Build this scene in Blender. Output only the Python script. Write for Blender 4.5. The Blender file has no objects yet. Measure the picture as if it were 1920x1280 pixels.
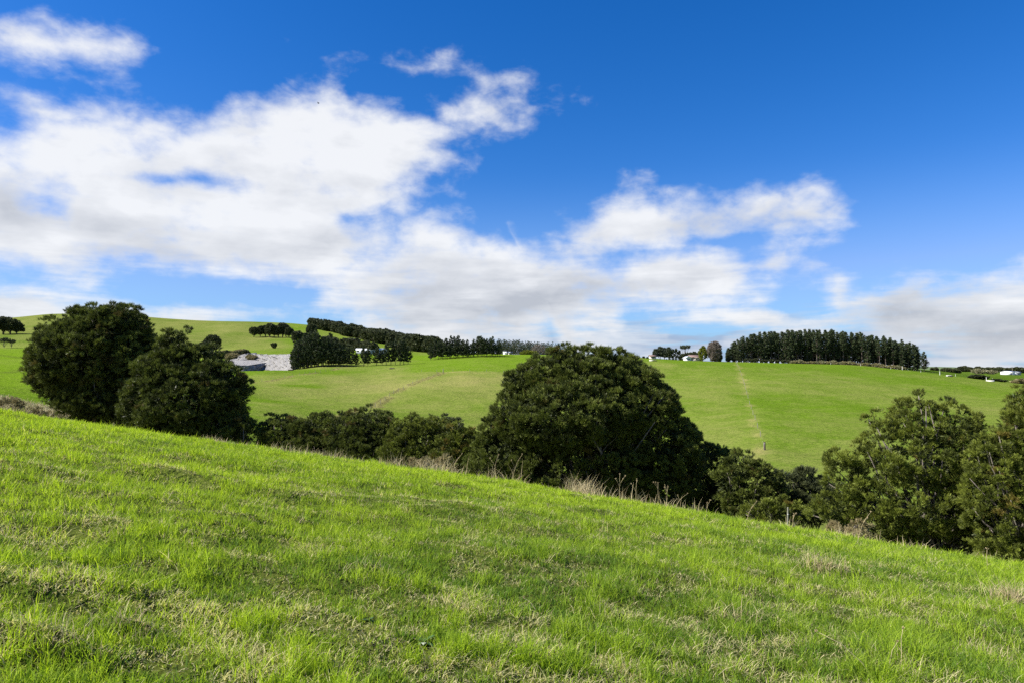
import bpy, math, random, time
import numpy as np
from mathutils import Vector
T0 = time.time()
sc = bpy.context.scene
COL = sc.collection
R = math.radians
F = 1280.0; PITCH = R(2.46); CAMZ = 1.6
SP, CP = math.sin(PITCH), math.cos(PITCH)
rng = np.random.default_rng(7)
random.seed(7)

# ------------------------------------------------------------------ helpers
def ray(px, py):
    u = (np.asarray(px, float)-960)/F; v = (640-np.asarray(py, float))/F
    d = CP - v*SP
    return u/d, (SP + v*CP)/d
def tag(o, label=None, cat=None, group=None, kind=None):
    if label: o['label'] = label
    if cat: o['category'] = cat
    if group: o['group'] = group
    if kind: o['kind'] = kind
    return o
def empty(name, loc, rz=0.0, s=1.0):
    o = bpy.data.objects.new(name, None); COL.objects.link(o)
    o.location = loc; o.rotation_euler = (0, 0, rz); o.scale = (s, s, s); o.empty_display_size = 0.3
    return o
def mesh_np(name, V, faces, attr=None, smooth=False):
    """faces: list of int arrays (n,k)"""
    me = bpy.data.meshes.new(name)
    V = np.ascontiguousarray(V, np.float32)
    me.vertices.add(len(V)); me.vertices.foreach_set('co', V.ravel())
    faces = [np.asarray(f, np.int32) for f in faces if len(f)]
    li = np.concatenate([f.ravel() for f in faces])
    tot = np.concatenate([np.full(len(f), f.shape[1], np.int32) for f in faces])
    st = np.concatenate([[0], np.cumsum(tot)[:-1]]).astype(np.int32)
    me.loops.add(len(li)); me.loops.foreach_set('vertex_index', li)
    me.polygons.add(len(tot)); me.polygons.foreach_set('loop_start', st)
    me.polygons.foreach_set('loop_total', tot)
    if smooth: me.polygons.foreach_set('use_smooth', np.ones(len(tot), bool))
    if attr is not None:
        a = me.attributes.new('tone', 'FLOAT_COLOR', 'POINT')
        A = np.ones((len(V), 4), np.float32); A[:, :attr.shape[1]] = attr
        a.data.foreach_set('color', A.ravel())
    me.update(calc_edges=True)
    return me
def obj(name, me, mat, parent=None):
    o = bpy.data.objects.new(name, me); COL.objects.link(o)
    if mat is not None and len(me.materials) == 0: me.materials.append(mat)
    if parent: o.parent = parent
    return o
class MB:
    def __init__(s): s.V = []; s.Fc = {3: [], 4: []}; s.T = []; s.n = 0
    def add(s, V, Fs, tone=None):
        V = np.asarray(V, float).reshape(-1, 3)
        for f in Fs:
            f = np.asarray(f)
            s.Fc[f.shape[1]].append(f + s.n)
        s.V.append(V); s.n += len(V)
        t = np.zeros((len(V), 3)) if tone is None else np.broadcast_to(np.asarray(tone, float), (len(V), 3))
        s.T.append(t)
    def box(s, c, d, rz=0.0):
        c = np.array(c, float); d = np.array(d, float)/2
        P = np.array([[x, y, z] for x in (-1, 1) for y in (-1, 1) for z in (-1, 1)], float)*d
        ca, sa = math.cos(rz), math.sin(rz)
        P = np.stack([P[:, 0]*ca-P[:, 1]*sa, P[:, 0]*sa+P[:, 1]*ca, P[:, 2]], 1) + c
        s.add(P, [np.array([[0, 1, 3, 2], [4, 6, 7, 5], [0, 4, 5, 1], [2, 3, 7, 6], [0, 2, 6, 4], [1, 5, 7, 3]])])
    def tube(s, pts, rad, n=6, tone=None):
        pts = np.asarray(pts, float); m = len(pts); rad = np.broadcast_to(rad, (m,))
        t = np.gradient(pts, axis=0); t /= np.linalg.norm(t, axis=1)[:, None]+1e-9
        ref = np.array([0.31, 0.17, 0.93]); ref2 = np.array([1., 0, 0])
        a = np.cross(t, ref); bad = np.linalg.norm(a, axis=1) < .2
        a[bad] = np.cross(t[bad], ref2); a /= np.linalg.norm(a, axis=1)[:, None]
        b = np.cross(t, a)
        ang = np.arange(n)*2*math.pi/n
        V = pts[:, None, :] + rad[:, None, None]*(np.cos(ang)[None, :, None]*a[:, None, :]+np.sin(ang)[None, :, None]*b[:, None, :])
        i = np.arange(m-1)[:, None]*n; j = np.arange(n)[None, :]; j2 = (j+1) % n
        Q = np.stack([i+j, i+j2, i+n+j2, i+n+j], -1).reshape(-1, 4)
        caps = [[(m-1)*n + k, (m-1)*n+(k+1) % n, (m-1)*n] for k in range(1, n-1)]
        s.add(V.reshape(-1, 3), [Q, np.array(caps)], tone)
    def build(s, name, mat, parent=None, smooth=False):
        V = np.concatenate(s.V); fs = [np.concatenate(s.Fc[k]) for k in (3, 4) if s.Fc[k]]
        return obj(name, mesh_np(name, V, fs, np.concatenate(s.T), smooth), mat, parent)
# value noise
def _h(ix, iy, seed):
    n = (ix.astype(np.int64)*374761393 + iy.astype(np.int64)*668265263 + seed*974634777) & 0xffffffff
    n = ((n ^ (n >> 13))*1274126177) & 0xffffffff
    return ((n ^ (n >> 16)) & 0xffff)/65535.0
def vnoise(x, y, seed=0):
    ix = np.floor(x); iy = np.floor(y); fx = x-ix; fy = y-iy
    fx = fx*fx*(3-2*fx); fy = fy*fy*(3-2*fy); ix = ix.astype(np.int64); iy = iy.astype(np.int64)
    a = _h(ix, iy, seed); b = _h(ix+1, iy, seed); c = _h(ix, iy+1, seed); d = _h(ix+1, iy+1, seed)
    return (a*(1-fx)+b*fx)*(1-fy)+(c*(1-fx)+d*fx)*fy
def fbm(x, y, seed=0, oc=4):
    s = 0; a = .5; t = 0
    for k in range(oc):
        s = s+a*vnoise(x*2**k+k*17.3, y*2**k-k*9.1, seed+k); t += a; a *= .5
    return s/t
def sstep(a, b, x):
    t = np.clip((x-a)/(b-a), 0, 1); return t*t*(3-2*t)

# ------------------------------------------------------------------ materials
def new_mat(name):
    m = bpy.data.materials.new(name); m.use_nodes = True
    nt = m.node_tree; nt.nodes.clear()
    return m, nt
def nd(nt, t, **kw):
    n = nt.nodes.new(t)
    for k, v in kw.items(): setattr(n, k, v)
    return n
def setin(nt, s, v):
    if isinstance(v, bpy.types.NodeSocket): nt.links.new(v, s)
    else: s.default_value = v
def mth(nt, op, a, b=0.0, c=None, clamp=False):
    n = nd(nt, 'ShaderNodeMath', operation=op, use_clamp=clamp)
    setin(nt, n.inputs[0], a); setin(nt, n.inputs[1], b)
    if c is not None: setin(nt, n.inputs[2], c)
    return n.outputs[0]
def mixc(nt, f, a, b, blend='MIX'):
    n = nd(nt, 'ShaderNodeMix', data_type='RGBA', blend_type=blend)
    setin(nt, n.inputs[0], f)
    for s, v in ((n.inputs[6], a), (n.inputs[7], b)):
        if isinstance(v, tuple) and len(v) == 3: v = (*v, 1)
        setin(nt, s, v)
    return n.outputs[2]
def noise(nt, vec, scale, det=3, rough=.5, dist=0.0, out=0):
    n = nd(nt, 'ShaderNodeTexNoise'); n.inputs['Scale'].default_value = scale
    n.inputs['Detail'].default_value = det; n.inputs['Roughness'].default_value = rough; n.inputs['Distortion'].default_value = dist
    if vec is not None: nt.links.new(vec, n.inputs['Vector'])
    return n.outputs[out]
def rng_(nt, v, a, b, c=0.0, d=1.0, smooth=False):
    n = nd(nt, 'ShaderNodeMapRange'); n.interpolation_type = 'SMOOTHSTEP' if smooth else 'LINEAR'
    setin(nt, n.inputs[0], v)
    for k, x in zip((1, 2, 3, 4), (a, b, c, d)): setin(nt, n.inputs[k], x)
    return n.outputs[0]
def geo_pos(nt): return nd(nt, 'ShaderNodeNewGeometry').outputs['Position']
def leaf_mat(name, dark, light, trans=.25, rough=.6, spec=.25, dry=None, tcol=None):
    m, nt = new_mat(name)
    at = nd(nt, 'ShaderNodeAttribute', attribute_name='tone')
    sep = nd(nt, 'ShaderNodeSeparateColor'); nt.links.new(at.outputs['Color'], sep.inputs[0])
    c = mixc(nt, sep.outputs[0], dark, light)
    if dry: c = mixc(nt, sep.outputs[1], c, dry)
    p = nd(nt, 'ShaderNodeBsdfPrincipled'); nt.links.new(c, p.inputs['Base Color'])
    p.inputs['Roughness'].default_value = rough; p.inputs['Specular IOR Level'].default_value = spec
    tr = nd(nt, 'ShaderNodeBsdfTranslucent')
    if tcol: c = mixc(nt, 1.0, c, tcol, 'MULTIPLY')
    nt.links.new(c, tr.inputs['Color'])
    mx = nd(nt, 'ShaderNodeMixShader'); mx.inputs[0].default_value = trans
    nt.links.new(p.outputs[0], mx.inputs[1]); nt.links.new(tr.outputs[0], mx.inputs[2])
    out = nd(nt, 'ShaderNodeOutputMaterial'); nt.links.new(mx.outputs[0], out.inputs[0])
    return m
def rough_mat(name, c1, c2, scale=3.0, rough=.85, bump=.3, stretch=(1, 1, 1), coord='Object', spec=.2, metal=0.0):
    m, nt = new_mat(name)
    tc = nd(nt, 'ShaderNodeTexCoord'); mp = nd(nt, 'ShaderNodeMapping'); mp.inputs['Scale'].default_value = stretch
    nt.links.new(tc.outputs[coord], mp.inputs[0])
    n = noise(nt, mp.outputs[0], scale, 5, .65)
    c = mixc(nt, rng_(nt, n, .3, .7), c1, c2)
    p = nd(nt, 'ShaderNodeBsdfPrincipled'); nt.links.new(c, p.inputs['Base Color'])
    p.inputs['Roughness'].default_value = rough; p.inputs['Specular IOR Level'].default_value = spec; p.inputs['Metallic'].default_value = metal
    b = nd(nt, 'ShaderNodeBump'); b.inputs['Strength'].default_value = bump; b.inputs['Distance'].default_value = .1
    nt.links.new(n, b.inputs['Height']); nt.links.new(b.outputs[0], p.inputs['Normal'])
    out = nd(nt, 'ShaderNodeOutputMaterial'); nt.links.new(p.outputs[0], out.inputs[0])
    return m
M = {}
M['totara'] = leaf_mat('totara_leaves', (.018, .026, .008), (.165, .20, .034), .22, .55, .25, dry=(.14, .09, .03))
M['totara_y'] = leaf_mat('totara_leaves_yellow', (.026, .036, .008), (.215, .255, .036), .24, .55, .25, dry=(.19, .12, .03))
M['pine'] = leaf_mat('pine_needles', (.018, .032, .016), (.10, .125, .048), .14, .6, .2, dry=(.06, .04, .02))
M['native'] = leaf_mat('dark_native_leaves', (.026, .038, .018), (.12, .135, .052), .16, .6, .2, dry=(.10, .07, .04))
M['eucalypt'] = leaf_mat('grey_green_leaves', (.04, .055, .03), (.11, .13, .075), .15, .55, .3)
M['gold'] = leaf_mat('golden_conifer_leaves', (.10, .12, .015), (.32, .34, .05), .2, .6, .2)
M['bare'] = leaf_mat('bare_twigs', (.13, .105, .088), (.27, .23, .20), .05, .8, .1)
M['scrub'] = leaf_mat('brown_scrub', (.16, .15, .065), (.36, .31, .16), .25, .8, .1, dry=(.27, .21, .10))
M['pampas'] = leaf_mat('pampas_plumes', (.10, .12, .04), (.55, .48, .32), .2, .8, .1)
M['grass'] = leaf_mat('pasture_grass_blades', (.085, .20, .010), (.41, .57, .016), .5, .6, .10, dry=(.72, .63, .36), tcol=(1.0, 1.0, .6))
M['straw'] = leaf_mat('dry_grass_stems', (.38, .31, .16), (.64, .55, .33), .3, .7, .1, dry=(.40, .31, .18))
M['weed'] = leaf_mat('broad_weed_leaves', (.03, .07, .02), (.08, .17, .05), .15, .4, .4, dry=(.6, .6, .5))
M['bark'] = rough_mat('grey_bark', (.10, .085, .07), (.24, .21, .18), 6, .9, .6, (1, 1, .25))
M['bark_d'] = rough_mat('pine_bark', (.05, .04, .033), (.13, .105, .085), 3, .9, .5, (1, 1, .2))
M['post'] = rough_mat('weathered_post_wood', (.16, .14, .12), (.32, .29, .25), 8, .85, .3, (1, 1, .2))
M['post_w'] = rough_mat('pale_post', (.62, .62, .58), (.75, .75, .7), 8, .7, .1)
M['post_d'] = rough_mat('dark_strainer_post', (.05, .04, .035), (.11, .09, .075), 8, .85, .3, (1, 1, .2))
M['lichen'] = rough_mat('lichened_post', (.12, .11, .09), (.25, .26, .2), 9, .9, .5, (1, 1, .3))
M['wire'] = rough_mat('galvanised_wire', (.3, .3, .3), (.4, .4, .4), 5, .4, .0, metal=.8)
M['concrete'] = rough_mat('trough_concrete', (.42, .41, .38), (.6, .59, .55), 4, .85, .2)
M['water'] = rough_mat('trough_water', (.02, .03, .03), (.03, .04, .04), 2, .05, .0, spec=.5)
M['white'] = rough_mat('white_cladding', (.72, .73, .72), (.82, .82, .81), 1.5, .5, .05)
M['roof_w'] = rough_mat('white_roof_sheet', (.70, .73, .77), (.80, .83, .87), 1.0, .35, .05)
M['roof_b'] = rough_mat('brown_roof', (.15, .10, .085), (.24, .165, .14), 2, .6, .15)
M['roof_g'] = rough_mat('grey_roof', (.26, .28, .30), (.34, .36, .38), 2, .5, .1)
M['cream'] = rough_mat('cream_wall', (.55, .50, .43), (.62, .58, .50), 2, .7, .05)
M['grey_wall'] = rough_mat('grey_steel_wall', (.28, .31, .35), (.36, .39, .43), 2, .5, .05)
M['glass'] = rough_mat('window_glass', (.03, .04, .05), (.05, .07, .09), 1, .08, .0, spec=.6)
M['dark'] = rough_mat('dark_opening', (.02, .02, .022), (.035, .035, .04), 1, .6, .0)
M['bird'] = rough_mat('bird_feathers', (.02, .02, .025), (.05, .05, .05), 6, .7, .0)
M['soil'] = rough_mat('bare_soil', (.05, .035, .02), (.10, .07, .045), 6, .95, .5)

# quarry rock
def quarry_mat():
    m, nt = new_mat('quarry_rock')
    g = geo_pos(nt)
    n1 = noise(nt, g, .35, 6, .7); n2 = noise(nt, g, 1.6, 4, .7)
    c = mixc(nt, rng_(nt, n1, .35, .65), (.20, .195, .19), (.30, .29, .275))
    c = mixc(nt, rng_(nt, n2, .55, .75), c, (.25, .21, .155))
    p = nd(nt, 'ShaderNodeBsdfPrincipled'); nt.links.new(c, p.inputs['Base Color']); p.inputs['Roughness'].default_value = .9
    b = nd(nt, 'ShaderNodeBump'); b.inputs['Strength'].default_value = .9; b.inputs['Distance'].default_value = .8
    nt.links.new(n2, b.inputs['Height']); nt.links.new(b.outputs[0], p.inputs['Normal'])
    o = nd(nt, 'ShaderNodeOutputMaterial'); nt.links.new(p.outputs[0], o.inputs[0])
    return m
M['rock'] = quarry_mat()

# ------------------------------------------------------------------ terrain
COLS = {
 -250: [(60,700),(120,690),(250,665),(450,640),(700,612),(1000,605),(1600,640),(4000,685),(9000,694)],
 0:   [(60,768),(72,757),(90,742),(120,722),(200,697),(300,670),(450,643),(700,613),(1000,597),(1600,640),(4000,685),(9000,694)],
 100: [(60,800),(80,770),(120,733),(200,698),(300,672),(450,645),(700,610),(1000,585),(1600,640),(4000,685),(9000,694)],
 250: [(60,860),(80,820),(120,760),(200,712),(300,683),(420,662),(700,622),(1000,589),(1600,640),(4000,685),(9000,694)],
 360: [(60,910),(85,850),(130,775),(200,722),(290,695),(330,688),(400,676),(470,657),(700,626),(1000,597),(1600,640),(4000,685),(9000,694)],
 440: [(60,951),(85,870),(130,790),(200,735),(280,703),(330,692),(350,699),(372,698),(405,662),(470,654),(600,640),(1000,600),(1600,650),(4000,685),(9000,694)],
 540: [(60,990),(85,900),(130,805),(200,745),(280,705),(335,690),(350,697),(372,697),(405,661),(470,652),(700,630),(1000,602),(1600,655),(4000,685),(9000,694)],
 600: [(60,1010),(85,915),(130,815),(200,750),(300,700),(350,688),(430,668),(550,650),(750,628),(1000,608),(1600,660),(4000,685),(9000,694)],
 700: [(60,1030),(85,935),(130,828),(200,757),(290,708),(350,688),(430,670),(500,659),(640,647),(850,632),(1000,630),(1600,665),(4000,685),(9000,694)],
 800: [(60,1045),(85,955),(130,840),(200,765),(290,702),(350,684),(430,670),(600,660),(900,650),(1100,655),(1600,672),(4000,688),(9000,694)],
 900: [(60,1050),(85,970),(130,850),(200,773),(290,699),(370,674),(430,663),(500,664),(700,667),(1000,668),(1500,661),(1900,672),(4000,690),(9000,694)],
 1040:[(60,1050),(85,980),(130,865),(200,785),(290,705),(370,674),(430,664),(500,668),(1000,676),(1500,670),(2000,680),(4000,690),(9000,694)],
 1200:[(60,1050),(85,980),(130,865),(200,785),(290,710),(370,678),(410,671),(480,670),(700,673),(2000,685),(4000,690),(9000,694)],
 1300:[(60,1050),(85,960),(130,850),(200,768),(290,708),(360,682),(400,676),(460,676),(700,686),(2000,692),(9000,695)],
 1430:[(60,1010),(85,920),(125,835),(220,745),(300,700),(360,683),(400,679),(450,680),(700,692),(2000,694),(9000,695)],
 1600:[(60,1010),(85,915),(125,840),(220,748),(300,705),(360,688),(400,683),(450,681),(700,695),(2000,695),(9000,695)],
 1750:[(60,1010),(85,910),(125,838),(220,755),(300,715),(350,701),(400,697),(450,693),(700,698),(1200,697),(2500,696),(9000,695)],
 1920:[(60,1020),(85,915),(125,845),(220,765),(300,728),(350,719),(400,716),(550,706),(700,702),(1000,700),(2500,697),(9000,695)],
 2200:[(60,1030),(85,930),(125,855),(220,775),(300,738),(350,729),(400,724),(550,710),(700,704),(1000,701),(2500,697),(9000,695)],
}
THN, RN = 700, 500
TH0, TH1 = -0.86, 0.86
LR0, LR1 = math.log(30.), math.log(9000.)
def build_table():
    lr = np.linspace(LR0, LR1, RN); rr = np.exp(lr)
    keys = sorted(COLS); ths = []; prof = []
    for k in keys:
        X, _ = ray(k, 695); th = math.atan(float(X)); ct = math.cos(th); ths.append(th)
        d = np.array([c[0] for c in COLS[k]], float); _, Z = ray(k, [c[1] for c in COLS[k]])
        r = d/ct; z = np.array(Z)*d
        # foreground value at depth 40
        x40 = 40*float(X); z40 = -1.6-.151*x40-.008*40-.004*1600
        r = np.concatenate([[40/ct], r]); z = np.concatenate([[z40], z])
        prof.append(np.interp(lr, np.log(r), z))
    prof = np.array(prof); th = np.linspace(TH0, TH1, THN)
    T = np.empty((THN, RN))
    # smooth interpolation across azimuth (catmull-rom like via pchip-free cubic)
    for j in range(RN): T[:, j] = np.interp(th, ths, prof[:, j])
    def blur(A, k, ax):
        w = np.hanning(2*k+3)[1:-1]; w /= w.sum(); pad = [(0, 0), (0, 0)]; pad[ax] = (k, k)
        B = np.pad(A, pad, mode='edge'); out = 0
        for i, ww in enumerate(w): out = out + ww*np.take(B, np.arange(i, i+A.shape[ax]), axis=ax)
        return out
    T = blur(T, 14, 0); T = blur(T, 6, 1)
    return T
TAB = build_table()
def zfar(x, y):
    r = np.hypot(x, y)+1e-6; th = np.arctan2(x, y)
    a = (np.clip(th, TH0, TH1)-TH0)/(TH1-TH0)*(THN-1); b = (np.clip(np.log(r), LR0, LR1)-LR0)/(LR1-LR0)*(RN-1)
    i = np.minimum(a.astype(int), THN-2); j = np.minimum(b.astype(int), RN-2); fa = a-i; fb = b-j
    return (TAB[i, j]*(1-fa)+TAB[i+1, j]*fa)*(1-fb)+(TAB[i, j+1]*(1-fa)+TAB[i+1, j+1]*fa)*fb
def zfore(x, y):
    return -1.71-.151*x-.008*y-.004*y*y+np.maximum(y, 0)*.0085*np.exp(-((x/np.maximum(y, 1)-.02)/.42)**2)*sstep(5, 16, y)*(1-sstep(28, 50, y))
MOUNDS = []   # (px,py,height,rx,ry)
def bumps(x, y):
    r = np.hypot(x, y)
    w = sstep(1.0, 3.0, r)*(1-sstep(60, 90, r))
    n = fbm(x*.55, y*.9, 3, 3)-.5
    n2 = fbm(x*1.9+5, y*3.2, 11, 3)-.5
    b = (n*.24+n2*.06)*w
    for (mx, my, mh, ma, mb) in MOUNDS:
        b = b+mh*np.exp(-(((x-mx)/ma)**2+((y-my)/mb)**2))
    # far slope undulation
    wf = sstep(70, 110, r)*(1-sstep(330, 420, r))
    b = b+wf*((fbm(x*.02, y*.02, 21, 3)-.5)*3.4+(fbm(x*.14, y*.25, 22, 3)-.5)*.7)
    wh = sstep(420, 600, r)
    b = b+wh*((fbm(x*.006, y*.006, 31, 3)-.5)*5.0)
    return b
def ground_z(x, y):
    x = np.asarray(x, float); y = np.asarray(y, float); r = np.hypot(x, y)
    s = sstep(33, 56, r)
    back = sstep(-5, -30, y)
    zf = zfore(x, y)
    return CAMZ+zf*(1-s)+zfar(x, y)*s+bumps(x, y)
def hit(px, py, d0=2.0, d1=30.0):
    """where the sight line meets the foreground hill"""
    X, Z = ray(px, py); X = float(X); Z = float(Z)
    d = np.linspace(d0, d1, 1500); g = ground_z(X*d, d); h = CAMZ+Z*d-g
    k = np.argmax(h < 0)
    if h[k] >= 0: k = np.argmin(h)
    return X*d[k], d[k]
for (px, py, mh, ma, mb) in [(90,1215,.16,.42,.10),(235,1185,.15,.22,.09),(60,1105,.10,.5,.12),(170,1095,.08,.3,.1),
        (1550,1072,.26,.42,.20),(1640,1085,.12,.3,.2),(1900,1130,.22,.35,.2),(1840,1180,.1,.3,.15),(690,1072,.11,.25,.14),(860,950,.16,.4,.3),(770,938,.12,.4,.3),
        (1410,1075,.06,.3,.2),(1400,1160,.10,.3,.15),(790,1215,-.10,.16,.12),(860,1150,.08,.3,.1),(1080,930,.12,.5,.4),(1520,1010,.16,.5,.35),
        (200,985,.12,.5,.3),(270,880,.12,.9,.5),(70,880,.10,.7,.5),(960,1170,.08,.25,.1),(1850,1050,.1,.4,.3)]:
    x, y = hit(px, py); MOUNDS.append((x, y, mh*.55, ma, mb))

def PX(px, depth): return float(ray(px, 695)[0])*depth
def P(px, depth, sink=0.0):
    x = PX(px, depth); return (x, depth, float(ground_z(x, depth))-sink)
def ZY(px, py, depth): return CAMZ+float(ray(px, py)[1])*depth

# fence lines as (px,depth) polylines
FENCES = {
 'a': [(790,301),(830,298),(900,296),(960,296),(1040,296)],
 'b': [(830,298),(780,262),(740,230),(700,197),(665,172),(640,158)],
 'c': [(650,352),(610,322),(580,300),(560,285),(535,272),(505,262),(470,250)],
 'd': [(1379,385),(1385,330),(1392,285),(1400,228),(1409,185),(1418,155),(1430,127)],
 'd2': [(1430,127),(1410,117),(1395,110)],
 'e': [(1300,402),(1360,400),(1430,402),(1500,402),(1570,400),(1625,390),(1680,378),(1745,362),(1830,352),(1930,345)],
}
def seg_dist(x, y, poly):
    d = np.full(x.shape, 1e9)
    pts = [(PX(a, b), b) for a, b in poly]
    for (x0, y0), (x1, y1) in zip(pts[:-1], pts[1:]):
        dx, dy = x1-x0, y1-y0; L = dx*dx+dy*dy
        t = np.clip(((x-x0)*dx+(y-y0)*dy)/L, 0, 1)
        d = np.minimum(d, np.hypot(x-x0-t*dx, y-y0-t*dy))
    return d
def ground_tone(x, y):
    """R dryness, G lushness, B bare/dark"""
    r = np.hypot(x, y); th = np.arctan2(x, np.maximum(y, 1e-3)); px = 960+F*np.tan(np.clip(th, -1.2, 1.2))
    dry = .36+.0*r; lush = .5+.0*r; bare = .0*r
    n1 = fbm(x*.03, y*.02, 41, 4); n2 = fbm(x*.2, y*.12, 42, 3)
    far = sstep(60, 80, r)
    dry = dry+(n1-.5)*.7*far+(n2-.5)*.3*far
    # straw patch in the paddock left of the diagonal fence
    def blob(px0, d0, wx, wd, amt):
        return amt*np.exp(-(((px-px0)/wx)**2+((y-d0)/wd)**2))
    dry = dry+blob(720, 255, 110, 32, .45)+blob(560, 225, 90, 25, .2)+blob(880, 262, 60, 25, .4)+blob(480, 262, 50, 22, .3)+blob(1330, 170, 60, 60, .25)
    dry = dry-blob(560, 245, 60, 8, .5)-blob(500, 190, 40, 10, .4)-blob(560, 320, 120, 18, .7)
    upper = sstep(296, 301, y)*sstep(740, 790, px)*(1-sstep(430, 500, r*1.0))*(1-sstep(1040, 1100, px))
    dry = dry*(1-.8*upper); lush = lush+.25*upper
    right = sstep(1150, 1300, px)*sstep(60, 90, r)
    dry = dry-.14*right
    topb = right*sstep(330, 380, y)*(1-sstep(430, 500, y)); dry = dry-.25*topb; lush = lush+.15*topb
    # dark lush field behind right fence
    rb = sstep(1600, 1660, px)*sstep(0, 8, y-np.interp(px, [1570,1625,1680,1745,1830,1930], [400,390,378,362,352,345])); lush = lush-.75*rb; dry = dry*(1-.9*rb)
    # left hills: lush lower slopes, olive top
    lf = (1-sstep(430, 520, px))*sstep(55, 75, r)
    dry = dry+lf*(-.35*(1-sstep(350, 520, r))+.06*sstep(500, 700, r)); lush = lush+lf*(.45*sstep(110, 170, r)*(1-sstep(380, 600, r)))
    midh = sstep(440, 600, r)*(1-sstep(480, 560, px)); lush = lush-.30*midh
    vl = sstep(400, 430, r)*sstep(520, 560, px)*(1-sstep(1000, 1050, px)); dry = dry-.2*vl; lush = lush+.2*vl
    # dry rough band beyond the crest on the left
    band = np.exp(-((r-72)/14)**2)*(1-sstep(190, 330, px)); dry = dry+band*.9; bare = bare+band*.35*n2
    gul = sstep(26, 34, r)*(1-sstep(75, 95, r))*sstep(200, 350, px); bare = bare+gul*.25; dry = dry+gul*.1
    for k, f in FENCES.items():
        d = seg_dist(x+(fbm(x*.15, y*.15, 91, 2)-.5)*3.0, y, f); w = {'a': 1.3, 'b': 1.5, 'c': 1.4, 'd': 1.15, 'd2': 1.4, 'e': 1.6}[k]
        q = np.exp(-(d/w)**2); dry = dry+q*{'b': .9, 'c': .75, 'd': .5, 'd2': .4}.get(k, .6)*np.clip(n2*3.2-.8, .1, 1.3)
        if k in 'bc': bare = bare+.7*np.exp(-((d-w*.7)/(w*.5))**2)*(n2 > .42)
    # mown hill path lines on left
    for f in ([(-60, 330), (40, 300), (85, 345), (90, 420)], [(0, 190), (60, 230), (90, 300)]):
        d = seg_dist(x, y, f); bare = bare+.35*np.exp(-(d/3.0)**2)
    return np.stack([np.clip(dry, 0, 1), np.clip(lush, 0, 1), np.clip(bare, 0, 1)], -1)

def build_ground():
    th = np.concatenate([np.arange(-180, -52, 3.0), np.arange(-52, 52.01, .17), np.arange(54, 180, 3.0)])*math.pi/180
    r = [1.2]
    while r[-1] < 9500:
        k = .018 if r[-1] < 30 else (.0105 if r[-1] < 480 else .03)
        r.append(r[-1]*(1+k))
    r = np.array(r); nr = len(r); nt_ = len(th)
    TH, RR = np.meshgrid(th, r, indexing='ij')
    X = RR*np.sin(TH); Y = RR*np.cos(TH); Z = ground_z(X, Y)
    V = np.stack([X, Y, Z], -1).reshape(-1, 3)
    i = np.arange(nt_)[:, None]; i2 = (i+1) % nt_; j = np.arange(nr-1)[None, :]
    Q = np.stack([i*nr+j, i*nr+j+1, i2*nr+j+1, i2*nr+j], -1).reshape(-1, 4)
    c = len(V); V = np.concatenate([V, [[0, 0, float(ground_z(0., 0.))]]])
    i = np.arange(nt_); Tn = np.stack([i*nr, ((i+1) % nt_)*nr, np.full(nt_, c)], -1)
    tone = ground_tone(V[:, 0], V[:, 1])
    me = mesh_np('ground', V, [Q[:, ::-1], Tn[:, ::-1]], tone, True)
    return me
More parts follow.
